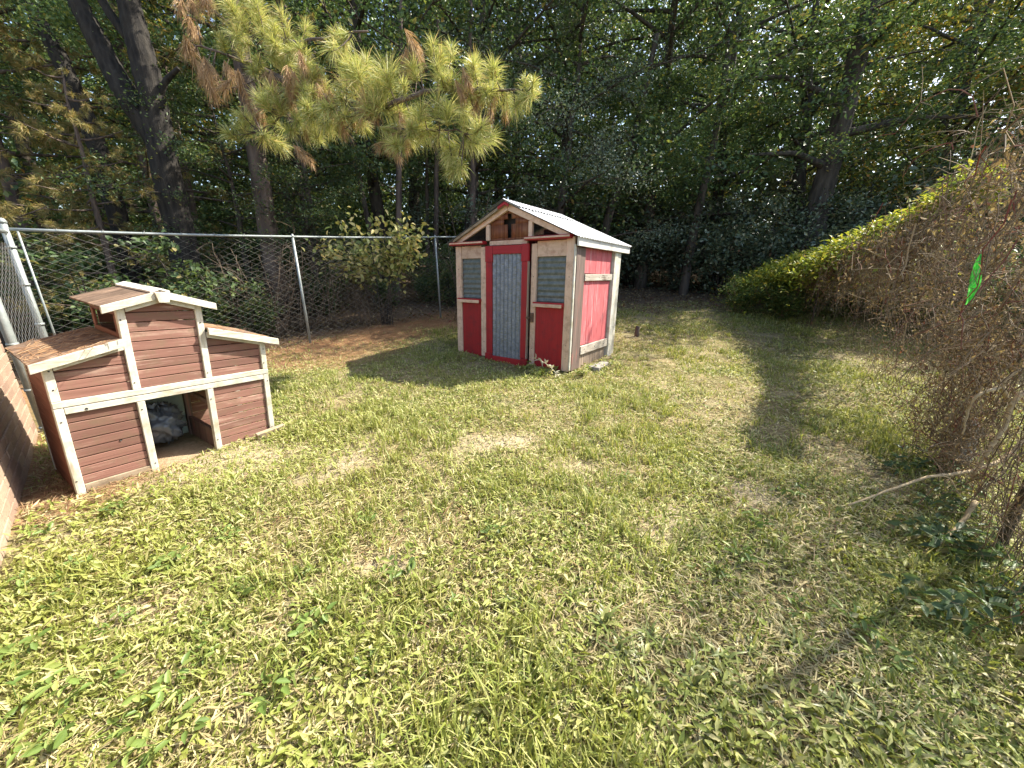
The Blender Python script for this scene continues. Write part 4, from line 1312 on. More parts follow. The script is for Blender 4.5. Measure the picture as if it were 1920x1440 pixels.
for i, x in enumerate(np.arange(-24, 25, 3.0)):
    pr = (shrA, shrB)[i % 2]
    place('forest_shrub', 'dim shrub deep between the trunks of the wood', 'shrub', pr[0], pr[1], M['bark'], M['oak'], x + rng.normal(0, .5), 23.5 + rng.uniform(-1.5, 2) - .008 * x * x, rng.uniform(1.9, 2.8), rng.uniform(0, 6.28), 'shrubs deep in the wood', ('stems', 'foliage'))

# the yellowing bush that leans over the fence
def lean_bush():
    r = np.random.default_rng(31)
    o = empty('leaning_bush', (-2.75, 8.35, gzf(-2.75, 8.35))); tag(o, 'yellowing large-leaved bush leaning over the chain-link fence', 'bush')
    T = Geo(); P = []
    for i in range(16):
        e = np.array([r.uniform(-1.0, 1.05), r.uniform(-.45, .25), r.uniform(1.15, 2.25)])
        lp = curve_pts((r.normal(0, .08), 0, -.05), e, 8, .25, .03, r)
        T.tube(lp, np.linspace(.011, .003, 8), 5)
        for k in range(70):
            t = r.integers(4, 8)
            P.append(lp[t] + r.normal(0, [.17, .13, .12]))
    P = np.array(P); n = len(P)
    nrm = r.normal(size=(n, 3)) * .55 + np.array([.2, -.3, .8])
    d = r.normal(size=(n, 3)); d[:, 2] -= .6
    V, F = leaves(P, r.uniform(.08, .16, n), r.uniform(.05, .095, n), nrm, d, .2, True, r)
    C = Geo(); C.add(V, *F)
    link('stems', T.mesh('stems'), M['bark'], o); link('foliage', C.mesh('foliage'), M['bush'], o)
lean_bush()

# bare twigs left of the shed roof
def twig_shrub(X=-1.0, Y=9.9, label='bare arching twigs rising behind the fence left of the shed roof', cnt=9, seed=41, hs=1.0):
    r = np.random.default_rng(seed)
    o = empty('bare_shrub', (X, Y, gzf(X, Y))); tag(o, label, 'shrub'); o.scale = (1.2, 1, hs)
    for i in range(cnt):
        e = np.array([r.uniform(-.8, .9), r.uniform(-.3, .3), r.uniform(1.2, 2.9)])
        g = Geo(); lp = curve_pts((r.normal(0, .28), r.normal(0, .1), -.05), e, 9, r.uniform(.1, .4), .04, r); g.tube(lp, np.linspace(.008, .003, 9), 5)
        for k in range(7):
            q = lp[r.integers(2, 9)]; dd = rand_dirs(1, .5, r)[0] * r.uniform(.2, .5); g.tube(curve_pts(q, q + dd, 4, .03, .01, r), np.linspace(.005, .002, 4), 3, False)
        link('twig', g.mesh('twig'), M['dry_twig'], o)
twig_shrub()
twig_shrub(-4.75, 7.35, 'thicket of dry brown twigs behind the fence above the coop', 26, 42, .62)
twig_shrub(-4.1, 7.95, 'dry brown twigs behind the fence left of the second post', 24, 43, .66)
twig_shrub(-3.2, 8.3, 'dry brown twigs behind the fence right of the second post', 20, 44, .5)

# ------------------------------------------------------------------ the pine with the sunlit bough
def hero_pine():
    r = np.random.default_rng(51)
    bx, by = -5.35, 8.9
    o = empty('pine_tree', (bx, by, gzf(bx, by))); tag(o, 'tall pine behind the fence with a sunlit bough hanging over the yard', 'pine tree')
    off = np.array([bx, by, gzf(bx, by)])
    g = Geo(); tp = np.array([(0, 0, -.3), (.05, -.02, 1.5), (.1, 0, 3.5), (.15, 0, 5.6), (.1, 0, 8), (.1, 0, 10)], float)
    g.tube(tp, [.25, .20, .17, .15, .11, .05], 12)
    link('trunk', g.mesh('trunk'), M['pine_bark'], o)
    green = [(430, -20, 7.2, 1.1), (480, 15, 7.1, 1.1), (540, 40, 6.9, 1), (610, 60, 6.6, 1), (470, -40, 7.3, 1), (420, 20, 7.2, 1), (450, 55, 7.0, 1), (500, 75, 6.9, .9), (560, 105, 6.7, 1.1), (600, 130, 6.5, 1), (545, 150, 6.6, .9), (640, 110, 6.3, 1), (690, 95, 6.0, 1.2), (670, 150, 6.0, 1.5), (720, 140, 5.9, 1.6), (700, 185, 5.9, 1.6), (745, 185, 5.8, 1.3), (650, 195, 6.1, 1.1),
             (800, 130, 5.8, .9), (830, 150, 5.8, 1), (880, 155, 5.7, 1), (920, 170, 5.6, 1), (955, 180, 5.6, .8), (1000, 162, 5.5, .65), (900, 190, 5.7, .8), (860, 130, 5.8, .8),
             (520, 195, 6.5, .9), (500, 245, 6.5, 1.1), (470, 240, 6.6, 1), (550, 250, 6.4, 1), (575, 235, 6.3, .9), (600, 210, 6.3, 1), (640, 235, 6.1, .9),
             (790, 235, 5.7, 1.1), (830, 225, 5.6, 1.1), (870, 230, 5.6, 1.1), (880, 260, 5.6, .9), (845, 285, 5.6, 1), (810, 270, 5.7, 1), (760, 255, 5.8, 1), (735, 235, 5.8, 1), (780, 205, 5.8, .9), (590, 165, 6.4, 1), (480, 130, 6.8, .9), (430, 95, 7.0, .8), (520, 110, 6.8, .9)]
    dead = [(345, 90, 7.2, .9), (395, 120, 7.0, 1.3), (425, 150, 6.9, 1), (465, 210, 6.7, .7), (385, 20, 7.3, 1), (370, 50, 7.3, .9), (540, 175, 6.6, .9), (735, 285, 5.9, .7), (745, 255, 5.9, .8), (700, 225, 6.0, .9), (770, 115, 5.9, .9), (580, 140, 6.5, .8), (640, 215, 6.2, .8), (880, 180, 5.7, .7), (620, 190, 6.3, .9), (560, 175, 6.5, .8), (460, 170, 6.8, .8), (500, 160, 6.7, .9), (590, 290, 6.4, .6), (920, 195, 5.7, .6)]
    mains = {'a': [(.12, 0, 4.6)], }
    # main limb from the trunk out to the tip, then side limbs
    A = np.array([(.14, 0, 4.9)]) + off
    limb = np.array([A[0], ray_at(470, 120, 7.3), ray_at(560, 165, 6.7), ray_at(640, 190, 6.25), ray_at(720, 200, 6.0), ray_at(800, 170, 5.85), ray_at(890, 170, 5.7), ray_at(985, 168, 5.55)])
    limb2 = np.array([ray_at(560, 165, 6.7), ray_at(540, 210, 6.6), ray_at(490, 245, 6.6)])
    limb3 = np.array([ray_at(640, 190, 6.25), ray_at(720, 240, 5.95), ray_at(800, 245, 5.75), ray_at(870, 245, 5.65)])
    limb4 = np.array([A[0] + [0, 0, .7], ray_at(460, 60, 7.2), ray_at(560, 80, 6.9), ray_at(690, 60, 6.4)])
    limb5 = np.array([ray_at(470, 120, 7.3), ray_at(400, 95, 7.2), ray_at(345, 75, 7.3)])
    nodes = []
    for L_, r0_, r1_ in ((limb, .07, .012), (limb2, .02, .008), (limb3, .03, .008), (limb4, .04, .012), (limb5, .025, .008)):
        t = np.linspace(0, 1, len(L_)); tt = np.linspace(0, 1, len(L_) * 4)
        Q = np.stack([np.interp(tt, t, L_[:, k]) for k in range(3)], 1) + r.normal(0, .01, (len(tt), 3))
        g = Geo(); g.tube(Q - off, np.linspace(r0_, r1_, len(Q)), 6); link('branch', g.mesh('branch'), M['pine_bark'], o)
        nodes.append(Q)
    nodes = np.concatenate(nodes)
    C = Geo(); Dd = Geo(); Tw = Geo()
    for lst, G, isdead in ((green, C, False), (dead, Dd, True)):
        for px, py, Y, s in lst:
            p0 = ray_at(px, py, Y)
            for k in range(3 if not isdead else 3):
                p = p0 + r.normal(0, .13 if not isdead else .10, 3)
                q = nodes[np.argmin(np.linalg.norm(nodes - p, axis=1))]
                v = p - q; dist = np.linalg.norm(v)
                if isdead:
                    d = np.array([r.normal(.05, .35), r.normal(0, .3), -1.0])
                else:
                    d = v / (dist + 1e-6) + np.array([.15, -.1, .45]) + r.normal(0, .35, 3)
                d = d / np.linalg.norm(d)
                Tw.tube(curve_pts(q - off, p - off, 5, -.04, .01, r), np.linspace(.009, .005, 5), 4, False)
                if isdead:
                    needles(G, p - off, d, 120, .23 * s, r, (5, 45), .005, .25, .2)
                else:
                    needles(G, p - off, d, int(210 * r.uniform(.6, 1.2)), .235 * s * r.uniform(.8, 1.15), r, (8, 85), .0048, .12, .18)
    link('twigs', Tw.mesh('twigs'), M['pine_bark'], o)['kind'] = 'stuff'
    link('needles', C.mesh('needles'), M['needle'], o)
    link('dead_needles', Dd.mesh('dead_needles'), M['needle_dead'], o)
    c = bpy.data.objects.new('crown', pineA[1]); COL.objects.link(c); c.parent = o; c.location = (.1, .2, 4.2); c.scale = (.5, .5, .55)
    c.material_slots[0].link = 'OBJECT'; c.material_slots[0].material = M['needle_dull']
hero_pine()

# ------------------------------------------------------------------ lawn
def scatter(n, ymin=.35, ymax=11.0, p=1.9, r=rng):
    """points in front of the camera, denser where they are near"""
    out = []
    while sum(len(o) for o in out) < n:
        m = n * 2
        u = r.random(m)
        q = 1 - p
        y = (ymin ** (q + 1) + u * (ymax ** (q + 1) - ymin ** (q + 1))) ** (1 / (q + 1)) if abs(q + 1) > 1e-6 else ymin * (ymax / ymin) ** u
        x = r.uniform(-1, 1.12, m) * (1.6 * y + .95)
        k = (x < vine_x(y) + 3.2) & (((x - WALL_A[0]) * WALL_D[1] - (y - WALL_A[1]) * WALL_D[0]) < -.02)
        d = (x - POST2[0]) * FD[1] - (y - POST2[1]) * FD[0]
        k &= (d > -.6) | (x > 1.5)
        # not inside the shed or the coop
        for O, w, dd, m_ in ((SHED, 2.13, 1.43, .0), (COOP, 1.227, .593, -.0)):
            c, s = math.cos(O.rotation_euler.z), math.sin(O.rotation_euler.z)
            lx = (x - O.location.x) * c + (y - O.location.y) * s; ly = -(x - O.location.x) * s + (y - O.location.y) * c
            k &= ~((lx > m_) & (lx < w - m_) & (ly > m_ + .0) & (ly < dd - m_))
        out.append(np.stack([x[k], y[k]], 1))
    return np.concatenate(out)[:n]

def lawn():
    r = np.random.default_rng(101)
    # green blades
    n = 370000
    P = scatter(n, .35, 11.5, 1.45, r)
    x, y = P[:, 0], P[:, 1]
    cover = fbm(x * 1.1, y * 1.1, 71, 4)
    wm = wood_mask(x, y); sm = straw_mask(x, y)
    dens = np.clip((cover - .30) * 4.2, .16, 1) * (1 - .68 * bare_mask(x, y)) * (1 - .96 * np.clip(wm * 1.3, 0, 1)) * (1 - .85 * sm)
    k = r.random(n) < dens
    x, y, cover, wm = x[k], y[k], cover[k], wm[k]; n = len(x)
    dist = np.hypot(x, y)
    tall = .6 + .9 * np.clip((fbm(x * 1.7, y * 1.7, 73) - .35) * 2.5, 0, 1)
    L = r.uniform(.025, .068, n) * tall * (1 + .035 * dist)
    W = r.uniform(.0028, .0075, n) * (1 + .10 * dist) * np.where(r.random(n) < .12, 1.7, 1)
    lean0 = np.radians(np.clip(r.normal(38, 24, n), 0, 82)); lean1 = np.radians(np.clip(r.normal(76, 20, n), 20, 118))
    B = np.stack([x, y, gz(x, y) - .003], 1)
    V, F = blades(B, r.uniform(0, 2 * math.pi, n), lean0, lean1, L, W, r.normal(0, .5, n))
    g = Geo(); g.add(V, *F)
    o = link('grass', g.mesh('grass'), M['grass']); tag(o, 'short mown yellow-green grass and weeds covering the yard', 'grass', kind='stuff')
    print('grass blades', n)
    # upright tufts
    nc, per = 7000, 18
    P = scatter(nc, .4, 10.5, 1.25, r); cx, cy = P[:, 0], P[:, 1]
    cvr = fbm(cx * .9 + 4, cy * .9, 79, 4)
    k = (r.random(nc) < np.clip((cvr - .42) * 6, .04, 1)) & (bare_mask(cx, cy) < .4) & (wood_mask(cx, cy) < .35) & (straw_mask(cx, cy) < .45); cx, cy = cx[k], cy[k]; nc = len(cx)
    rad_ = r.uniform(.02, .06, nc)
    x = np.repeat(cx, per) + r.normal(size=nc * per) * np.repeat(rad_, per); y = np.repeat(cy, per) + r.normal(size=nc * per) * np.repeat(rad_, per); n = nc * per
    hgt = np.repeat(r.uniform(.045, .11, nc) * (.7 + .9 * np.clip((fbm(cx * 1.3, cy * 1.3, 85) - .35) * 2.5, 0, 1)), per) * r.uniform(.7, 1.15, n); dist = np.hypot(x, y)
    B = np.stack([x, y, gz(x, y) - .003], 1)
    V, F = blades(B, r.uniform(0, 2 * math.pi, n), np.radians(np.abs(r.normal(14, 16, n))), np.radians(np.clip(r.normal(52, 22, n), 5, 110)), hgt, r.uniform(.0035, .0075, n) * (1 + .08 * dist), r.normal(0, .6, n))
    g = Geo(); g.add(V, *F)
    o = link('grass_tufts', g.mesh('grass_tufts'), M['grass']); tag(o, 'taller ragged tufts of grass standing in the lawn', 'grass', kind='stuff')
    # clippings and dry blades lying flat
    n = 100000
    P = scatter(n, .35, 9.0, 1.8, r); x, y = P[:, 0], P[:, 1]
    wm = wood_mask(x, y); k = r.random(n) < (1 - .7 * np.clip(wm * 1.2, 0, 1)) * (1 - .7 * straw_mask(x, y)) * (1 - .5 * bare_mask(x, y)); x, y = x[k], y[k]; n = len(x)
    dist = np.hypot(x, y)
    B = np.stack([x, y, gz(x, y) + r.uniform(.004, .022, n)], 1)
    V, F = blades(B, r.uniform(0, 2 * math.pi, n), np.radians(r.normal(86, 9, n)), np.radians(r.normal(94, 11, n)), r.uniform(.03, .085, n), r.uniform(.002, .0065, n) * (1 + .1 * dist), r.normal(0, .5, n))
    g = Geo(); g.add(V, *F)
    o = link('grass_clippings', g.mesh('grass_clippings'), M['thatch']); tag(o, 'dry tan grass clippings lying over the lawn', 'clippings', kind='stuff')
    # leafy ground cover: small broad leaves close to the soil
    n = 60000
    P = scatter(n, .35, 8.5, 2.1, r); x, y = P[:, 0], P[:, 1]
    cv = fbm(x * 1.6 + 9, y * 1.6, 75, 4)
    k = (r.random(n) < np.clip((cv - .42) * 5, .06, 1) * (1 - .9 * bare_mask(x, y))) & (wood_mask(x, y) < .4) & (straw_mask(x, y) < .5); x, y = x[k], y[k]; n = len(x)
    dist = np.hypot(x, y)
    B = np.stack([x, y, gz(x, y) + r.uniform(.006, .04, n)], 1)
    nrm = r.normal(size=(n, 3)) * .45; nrm[:, 2] += 1
    V, F = leaves(B, r.uniform(.02, .055, n) * (1 + .04 * dist), r.uniform(.009, .021, n) * (1 + .04 * dist), nrm, None, .25, False, r)
    g = Geo(); g.add(V, *F)
    o = link('ground_cover', g.mesh('ground_cover'), M['grass']); tag(o, 'small broad leaves of low weeds among the grass', 'ground cover', kind='stuff')
    # pine straw
    n = 230000
    P = scatter(n, 1.2, 11, 1.0, r); x, y = P[:, 0], P[:, 1]
    k = r.random(n) < np.maximum(straw_mask(x, y) ** 1.1, .02); x, y = x[k], y[k]; n = len(x)
    dist = np.hypot(x, y)
    B = np.stack([x, y, gz(x, y) + r.uniform(.003, .02, n)], 1)
    V, F = blades(B, r.uniform(0, 2 * math.pi, n), np.radians(r.normal(87, 6, n)), np.radians(r.normal(93, 6, n)), r.uniform(.09, .2, n), r.uniform(.002, .0035, n) * (1 + .09 * dist), None)
    g = Geo(); g.add(V, *F)
    o = link('pine_straw', g.mesh('pine_straw'), M['straw']); tag(o, 'orange-brown fallen pine needles along the back fence', 'pine straw', kind='stuff')
    # leaf litter under the trees
    n = 26000
    x = r.uniform(-11, 14, n); y = r.uniform(4, 17, n)
    k = wood_mask(x, y) > .35; x, y = x[k], y[k]; n = len(x)
    B = np.stack([x, y, gz(x, y) + r.uniform(.004, .03, n)], 1)
    nrm = r.normal(size=(n, 3)) * .5; nrm[:, 2] += 1
    V, F = leaves(B, r.uniform(.06, .12, n), r.uniform(.035, .06, n), nrm, None, .25, False, r)
    g = Geo(); g.add(V, *F)
    o = link('leaf_litter', g.mesh('leaf_litter'), M['dead_leaf']); tag(o, 'brown fallen leaves on the soil under the trees', 'leaf litter', kind='stuff')
    # needles on the coop roof
    g = Geo(); n = 420
    lx = r.uniform(-.06, .34, n); lx2 = np.where(r.random(n) < .25, r.uniform(.84, 1.28, n), lx); ly = r.uniform(-.03, .62, n)
    lz = np.where(lx2 < .5, .862 + lx2 * .27, .995 - (lx2 - .82) * .27) + .029
    slope = np.where(lx2 < .5, .27, -.27)
    a = r.uniform(0, 2 * math.pi, n); Ln = r.uniform(.05, .12, n)
    for i in range(n):
        p = np.array([lx2[i], ly[i], lz[i] + .001]); e = p + np.array([math.cos(a[i]) * Ln[i], math.sin(a[i]) * Ln[i], math.cos(a[i]) * Ln[i] * slope[i]])
        if (e[0] > .355 and e[0] < .83) or e[0] < -.05 or e[0] > 1.31: continue
        s = np.array([-math.sin(a[i]), math.cos(a[i]), 0]) * .0016
        up = np.array([0, 0, .003])
        g.add([p - s, p + s, e + s, e - s, (p + e) / 2 + up], np.array([[0, 1, 4], [1, 2, 4], [2, 3, 4], [3, 0, 4]]))
    o = link('needle_litter', g.mesh('needle_litter'), M['straw']); o.location = COOP.location; o.rotation_euler = COOP.rotation_euler
    tag(o, 'fallen pine needles strewn over the roof of the coop', 'pine needles', kind='stuff')
lawn()

def weed_meshes():
    out = []
    for seed in (1, 2, 3):
        r = np.random.default_rng(200 + seed); T = Geo(); C = Geo(); P = []; D = []
        for i in range(6):
            az = r.uniform(0, 6.28); e = np.array([math.cos(az) * r.uniform(.04, .12), math.sin(az) * r.uniform(.04, .12), r.uniform(.05, .11)])
            lp = curve_pts((0, 0, -.01), e, 5, .02, .004, r); T.tube(lp, np.linspace(.0025, .0012, 5), 4, False)
            for q in (2, 3, 4, 4):
                P.append(lp[q] + r.normal(0, .006, 3)); a = az + r.normal(0, 1.0); D.append([math.cos(a), math.sin(a), r.uniform(-.1, .35)])
        P = np.array(P); n = len(P); nrm = r.normal(size=(n, 3)) * .35; nrm[:, 2] += 1
        V, F = leaves(P, r.uniform(.035, .07, n), r.uniform(.018, .032, n), nrm, np.array(D), .22, True, r); C.add(V, *F)
        out.append((T.mesh('stems'), C.mesh('foliage')))
    return out

def strap_meshes():
    out = []
    for seed in (1, 2):
        r = np.random.default_rng(220 + seed); C = Geo(); n = 22
        B = np.stack([r.normal(0, .02, n), r.normal(0, .02, n), np.full(n, -.005)], 1)
        V, F = blades(B, r.uniform(0, 6.28, n), np.radians(r.uniform(15, 60, n)), np.radians(r.uniform(70, 115, n)), r.uniform(.09, .17, n), r.uniform(.010, .018, n), r.normal(0, .3, n)); C.add(V, *F)
        out.append((None, C.mesh('leaf_blades')))
    return out

def weeds():
    r = np.random.default_rng(301)
    WM = weed_meshes(); SM = strap_meshes()
    spots = [(230, 1180), (110, 1150), (60, 1230), (400, 1200), (380, 1245), (250, 1375), (310, 1400), (130, 1390), (520, 1330), (860, 1150), (700, 980), (230, 960), (150, 1080), (560, 1090), (330, 1060),
             (420, 1015), (90, 1000), (1380, 1060), (1500, 1150), (1430, 1000), (1590, 1180), (1180, 900), (1480, 930), (1340, 1090), (1650, 1250), (480, 1120), (600, 1180), (180, 1290), (40, 1330), (330, 1300), (700, 1250), (760, 1080), (930, 1010), (20, 1120)]
    for i, (px, py) in enumerate(spots):
        d = ray_at(px, py, 1.0) - np.array([0, 0, CAM_H]); p = d * (CAM_H / -d[2])
        x, y = float(p[0]), float(p[1])
        m = WM[i % 3]
        place('broadleaf_weed', 'low broadleaf weed growing in the mown grass', 'weed', m[0], m[1], M['weed'], M['weed'], x, y, r.uniform(.45, .85), r.uniform(0, 6.28), 'broadleaf weeds in the lawn', ('stems', 'foliage'))
    for i in range(22):
        lx, ly = (r.uniform(1.5, 2.3), r.uniform(-.45, -.12)) if i < 10 else (r.uniform(2.2, 2.55), r.uniform(-.2, 1.5))
        q = to_world(SHED, (lx, ly, 0)); m = (SM + WM)[i % 5]
        place('shed_weed', 'ragged pale weed growing at the foot of the red shed', 'weed', m[0], m[1], M['weed'], M['grass'], q.x, q.y, r.uniform(.6, 1.15), r.uniform(0, 6.28), 'weeds round the shed', ('stems', 'foliage'))
    for i in range(42):
        px, py = r.normal(1130, 140), r.normal(1270, 75)
        if i > 26: px, py = r.uniform(1300, 1900), r.uniform(1120, 1420)
        d = ray_at(px, min(py, 1430), 1.0) - np.array([0, 0, CAM_H]); p = d * (CAM_H / -d[2]); x, y = float(p[0]), float(p[1])
        m = SM[i % 2]
        place('strap_leaved_weed', 'strap-leaved green weed clump in the foreground grass', 'weed', None, m[1], M['strap'], M['strap'], x, y, r.uniform(.45, .85), r.uniform(0, 6.28), 'strap-leaved weeds in the foreground', ('stems', 'leaf_blades'))
weeds()

# ------------------------------------------------------------------ the vine-covered fence on the right
def top_h(s):
    return np.interp(s, [0, .2, .35, .5, .62, .75, .88, 1], [2.25, 2.15, 2.0, 1.9, 1.78, 1.55, 1.3, .9])

def vine_frame(s, off, z):
    """s along the fence, off towards the yard, z above ground"""
    s = np.asarray(s, float)
    P = vine_at(s); e = 1e-3
    T = unit(vine_at(np.clip(s + e, 0, 1)) - vine_at(np.clip(s - e, 0, 1)))
    Nn = np.stack([-T[..., 1], T[..., 0]], -1)
    Q = P + Nn * np.asarray(off)[..., None]
    return np.stack([Q[..., 0], Q[..., 1], gz(Q[..., 0], Q[..., 1]) + z], -1)

def build_vines():
    r = np.random.default_rng(401)
    # fence itself
    F = empty('wire_fence', (*VINE[2], 0)); tag(F, 'wire fence buried in dry vines along the right of the yard', 'fence')
    inv = Matrix.Translation(F.location).inverted(); objs = []
    for i in range(5):
        objs.append(chain_link('wire_mesh', VINE[i], VINE[i + 1], 1.7 - .06 * i, None, .075, .0017)); objs[-1].data.materials[0] = M['iron']
    for i in (0, 1, 6):
        p = VINE[i]; z = gzf(*p)
        objs.append(pipe('post', [(p[0], p[1], z - .1), (p[0], p[1], z + float(top_h(i / 7)) - .2)], .02, None, M['bark']))
    for o in objs: o.parent = F; o.matrix_parent_inverse = inv
    # dry tangle: stems, twigs and curled leaves, past counting
    G = Geo()
    for i in range(2700):
        s = r.random() * .9 if i < 1000 else r.random() ** .8 * .40; th = top_h(s)
        z = (th - (.12 if s > .36 else 0)) * (1 - r.random() ** (1.6 if i < 1000 else 1.0) * .95) ; off = r.normal(.12, .20) if i < 1000 else r.normal(.16, .2)
        gate = float(fbm(np.array([s * 24.0]), np.array([z * 2.6]), 87, 3)[0])
        if gate < (.38 if i < 1000 else .42): continue
        if s > .3 and z < .55 * th and r.random() < .75: continue
        if z < 1.0: off = abs(off) * .35 - .03
        p = vine_frame(np.array([s]), np.array([off]), z)[0]
        k = r.random()
        n = 7
        ln = r.uniform(.15, .7) if i < 1000 else r.uniform(.12, .5)
        if k < (.62 if i < 1000 else .4):       # hanging strand
            d = np.array([r.normal(0, .18), r.normal(0, .18), -1.0])
        elif k < .9:     # running along
            T = vine_at(np.array([min(1, s + .01)]))[0] - vine_at(np.array([s]))[0]; T = T / np.linalg.norm(T) * r.choice([-1, 1])
            d = np.array([T[0], T[1], r.normal(0, .5)])
        else:            # arching out to the yard
            d = np.array([-.8 + r.normal(0, .3), .5 + r.normal(0, .3), r.normal(-.2, .4)]) * .6; ln *= .6
        d = d / np.linalg.norm(d)
        P = curve_pts(p, p + d * ln, n, r.normal(0, .08), .045, r)
        P[:, 2] = np.minimum(P[:, 2], gzf(p[0], p[1]) + th + .12)
        P[:, 2] = np.maximum(P[:, 2], gz(P[:, 0], P[:, 1]) + .01)
        rr = r.uniform(.0016, .0045) if i < 1000 else r.uniform(.0012, .0032)
        G.tube(P, np.linspace(rr, rr * .5, n), 3, False)
        for j in range(r.integers(2, 6)):
            q = P[r.integers(1, n)]; dd = rand_dirs(1, -.2, r)[0] * r.uniform(.06, .25)
            G.tube(curve_pts(q, q + dd, 3, .01, .008, r), [rr * .55, rr * .4, rr * .2], 3, False)
    # long strands hanging from the green top, and reddish fronds at the near foot
    LV = Geo()
    for i in range(330):
        s = r.uniform(.30, .74); th = top_h(s); p = vine_frame(np.array([s]), np.array([r.normal(.18, .14)]), th - r.uniform(.02, .25))[0]
        if .38 < s < .62 and r.random() < .5: continue
        ln = r.uniform(.35, .95) * min(1.0, th / 1.7)
        P = curve_pts(p, p + np.array([r.normal(0, .12), r.normal(0, .12), -ln]), 7, 0, .03, r); G.tube(P, np.linspace(.004, .0016, 7), 3, False)
        m = r.integers(6, 22); t = r.uniform(.1, 1, m); Q = np.stack([np.interp(t, np.linspace(0, 1, 7), P[:, k]) for k in range(3)], 1) + r.normal(0, .02, (m, 3))
        d = r.normal(size=(m, 3)) * .5; d[:, 2] -= 1
        V, Fs = leaves(Q, r.uniform(.04, .085, m), r.uniform(.012, .028, m), rand_dirs(m, 0, r), d, .45, False, r); LV.add(V, *Fs)
    for i in range(420):
        s = r.normal(.19, .035); p = vine_frame(np.array([s]), np.array([r.normal(.08, .07)]), r.uniform(.02, .95) ** 1.0)[0]
        d = np.array([r.normal(0, .4), r.normal(0, .4), r.uniform(.2, 1.0)]); d /= np.linalg.norm(d)
        P = curve_pts(p, p + d * r.uniform(.1, .35), 5, .02, .02, r); G.tube(P, np.linspace(.0028, .001, 5), 3, False)
        m = 7; t = r.random(m); Q = np.stack([np.interp(t, np.linspace(0, 1, 5), P[:, k]) for k in range(3)], 1)
        V, Fs = leaves(Q, r.uniform(.015, .035, m), r.uniform(.006, .012, m), rand_dirs(m, 0, r), None, .4, False, r); LV.add(V, *Fs)
    o = link('hanging_vine_leaves', LV.mesh('hanging_vine_leaves'), M['red_leaf']); tag(o, 'rusty dead leaves on strands hanging from the right fence', 'dead leaves', kind='stuff')
    o = link('dry_vine_stems', G.mesh('dry_vine_stems'), M['twig']); tag(o, 'tangled dry vine stems draped over the right fence', 'vines', kind='stuff')
    n = 30000
    s = r.random(n) * .88; th = top_h(s)
    cl = fbm(s * 40, r.random(n) * 0 + 3, 81, 2)
    z = (th - .12 * (s > .36)) * (1 - r.random(n) ** 1.4 * .97) - .03; off = r.normal(.10, .17, n); off = np.where(z < 1.0, off * .5, off)
    keep = fbm(s * 26, z * 2.2, 83, 3) > .48 - .1 * (z > th * .7)
    keep &= ~((s > .3) & (z < .5 * th) & (r.random(n) < .8)); keep &= ~((s > .55) & (r.random(n) < .6))
    keep &= r.random(n) < np.interp(s, [0, .25, .4, .7, .9], [.75, .7, .38, .5, .6])
    s, z, off = s[keep], z[keep], off[keep]; n = len(s)
    P = vine_frame(s, off, z); P[:, 2] = np.maximum(P[:, 2], gz(P[:, 0], P[:, 1]) + .01)
    d = r.normal(size=(n, 3)); d[:, 2] -= 1.2
    near = np.clip(np.hypot(P[:, 0], P[:, 1]) / 5, .4, 1)
    V, Fs = leaves(P, r.uniform(.03, .075, n) * near, r.uniform(.010, .026, n) * near, rand_dirs(n, .1, r), d, .45, False, r)
    g = Geo(); g.add(V, *Fs)
    o = link('dry_vine_leaves', g.mesh('dry_vine_leaves'), M['dead_leaf']); tag(o, 'curled brown dead leaves hanging in the vines on the right fence', 'dead leaves', kind='stuff')
    # reddish dead fronds
    # living leaves on the top of the vine mass, farther along
    n = 23000
    s = .33 + .67 * r.random(n) ** .52; th = top_h(s)
    wdt = np.interp(s, [.3, .5, .7, 1], [.06, .16, .40, .7])
    th = th + (fbm(s * 34, s * 0 + 2, 91, 3) - .5) * .42; off = r.normal(-.02, 1, n) * wdt; z = th + .07 - (off / (wdt * 2.0)) ** 2 * .3 - np.abs(r.normal(0, .11, n)) * np.interp(s, [.3, .5, .65, 1], [.5, .8, 2.2, 2.6])
    thin = (s > .62) | (r.random(n) < .4); s, off, z = s[thin], off[thin], z[thin]
    s2 = r.uniform(.30, .60, 3600); o2 = r.normal(.02, .075, 3600); z2 = top_h(s2) + .06 + (fbm(s2 * 40, s2 * 0, 93, 3) - .5) * .3 + r.normal(0, .05, 3600)
    s = np.concatenate([s, s2]); off = np.concatenate([off, o2]); z = np.concatenate([z, z2]); n = len(s)
    P = vine_frame(s, off, np.maximum(z, .05))
    nrm = r.normal(size=(n, 3)) * .5; nrm[:, 2] += .9
    V, Fs = leaves(P, r.uniform(.06, .12, n), r.uniform(.025, .05, n), nrm, None, .2, False, r)
    g = Geo(); g.add(V, *Fs)
    o = link('vine_foliage', g.mesh('vine_foliage'), M['vine_green']); tag(o, 'yellow-green vine leaves along the top of the right fence', 'vine leaves', kind='stuff')
    # low green mound at the far end
    for i, (x, y, sc_) in enumerate(((6.3, 9.0, .62), (7.2, 9.9, .8), (5.7, 9.7, .5), (8.1, 9.0, .85), (8.6, 10.8, .9), (7.0, 11.2, .7))):
        place('vine_mound', 'low green mound of vines at the far end of the right fence', 'vines', shrB[0], shrB[1], M['vine'], M['mound'], x, y, sc_, i * 1.1, 'green vine mounds', ('stems', 'foliage'), sz=.85)
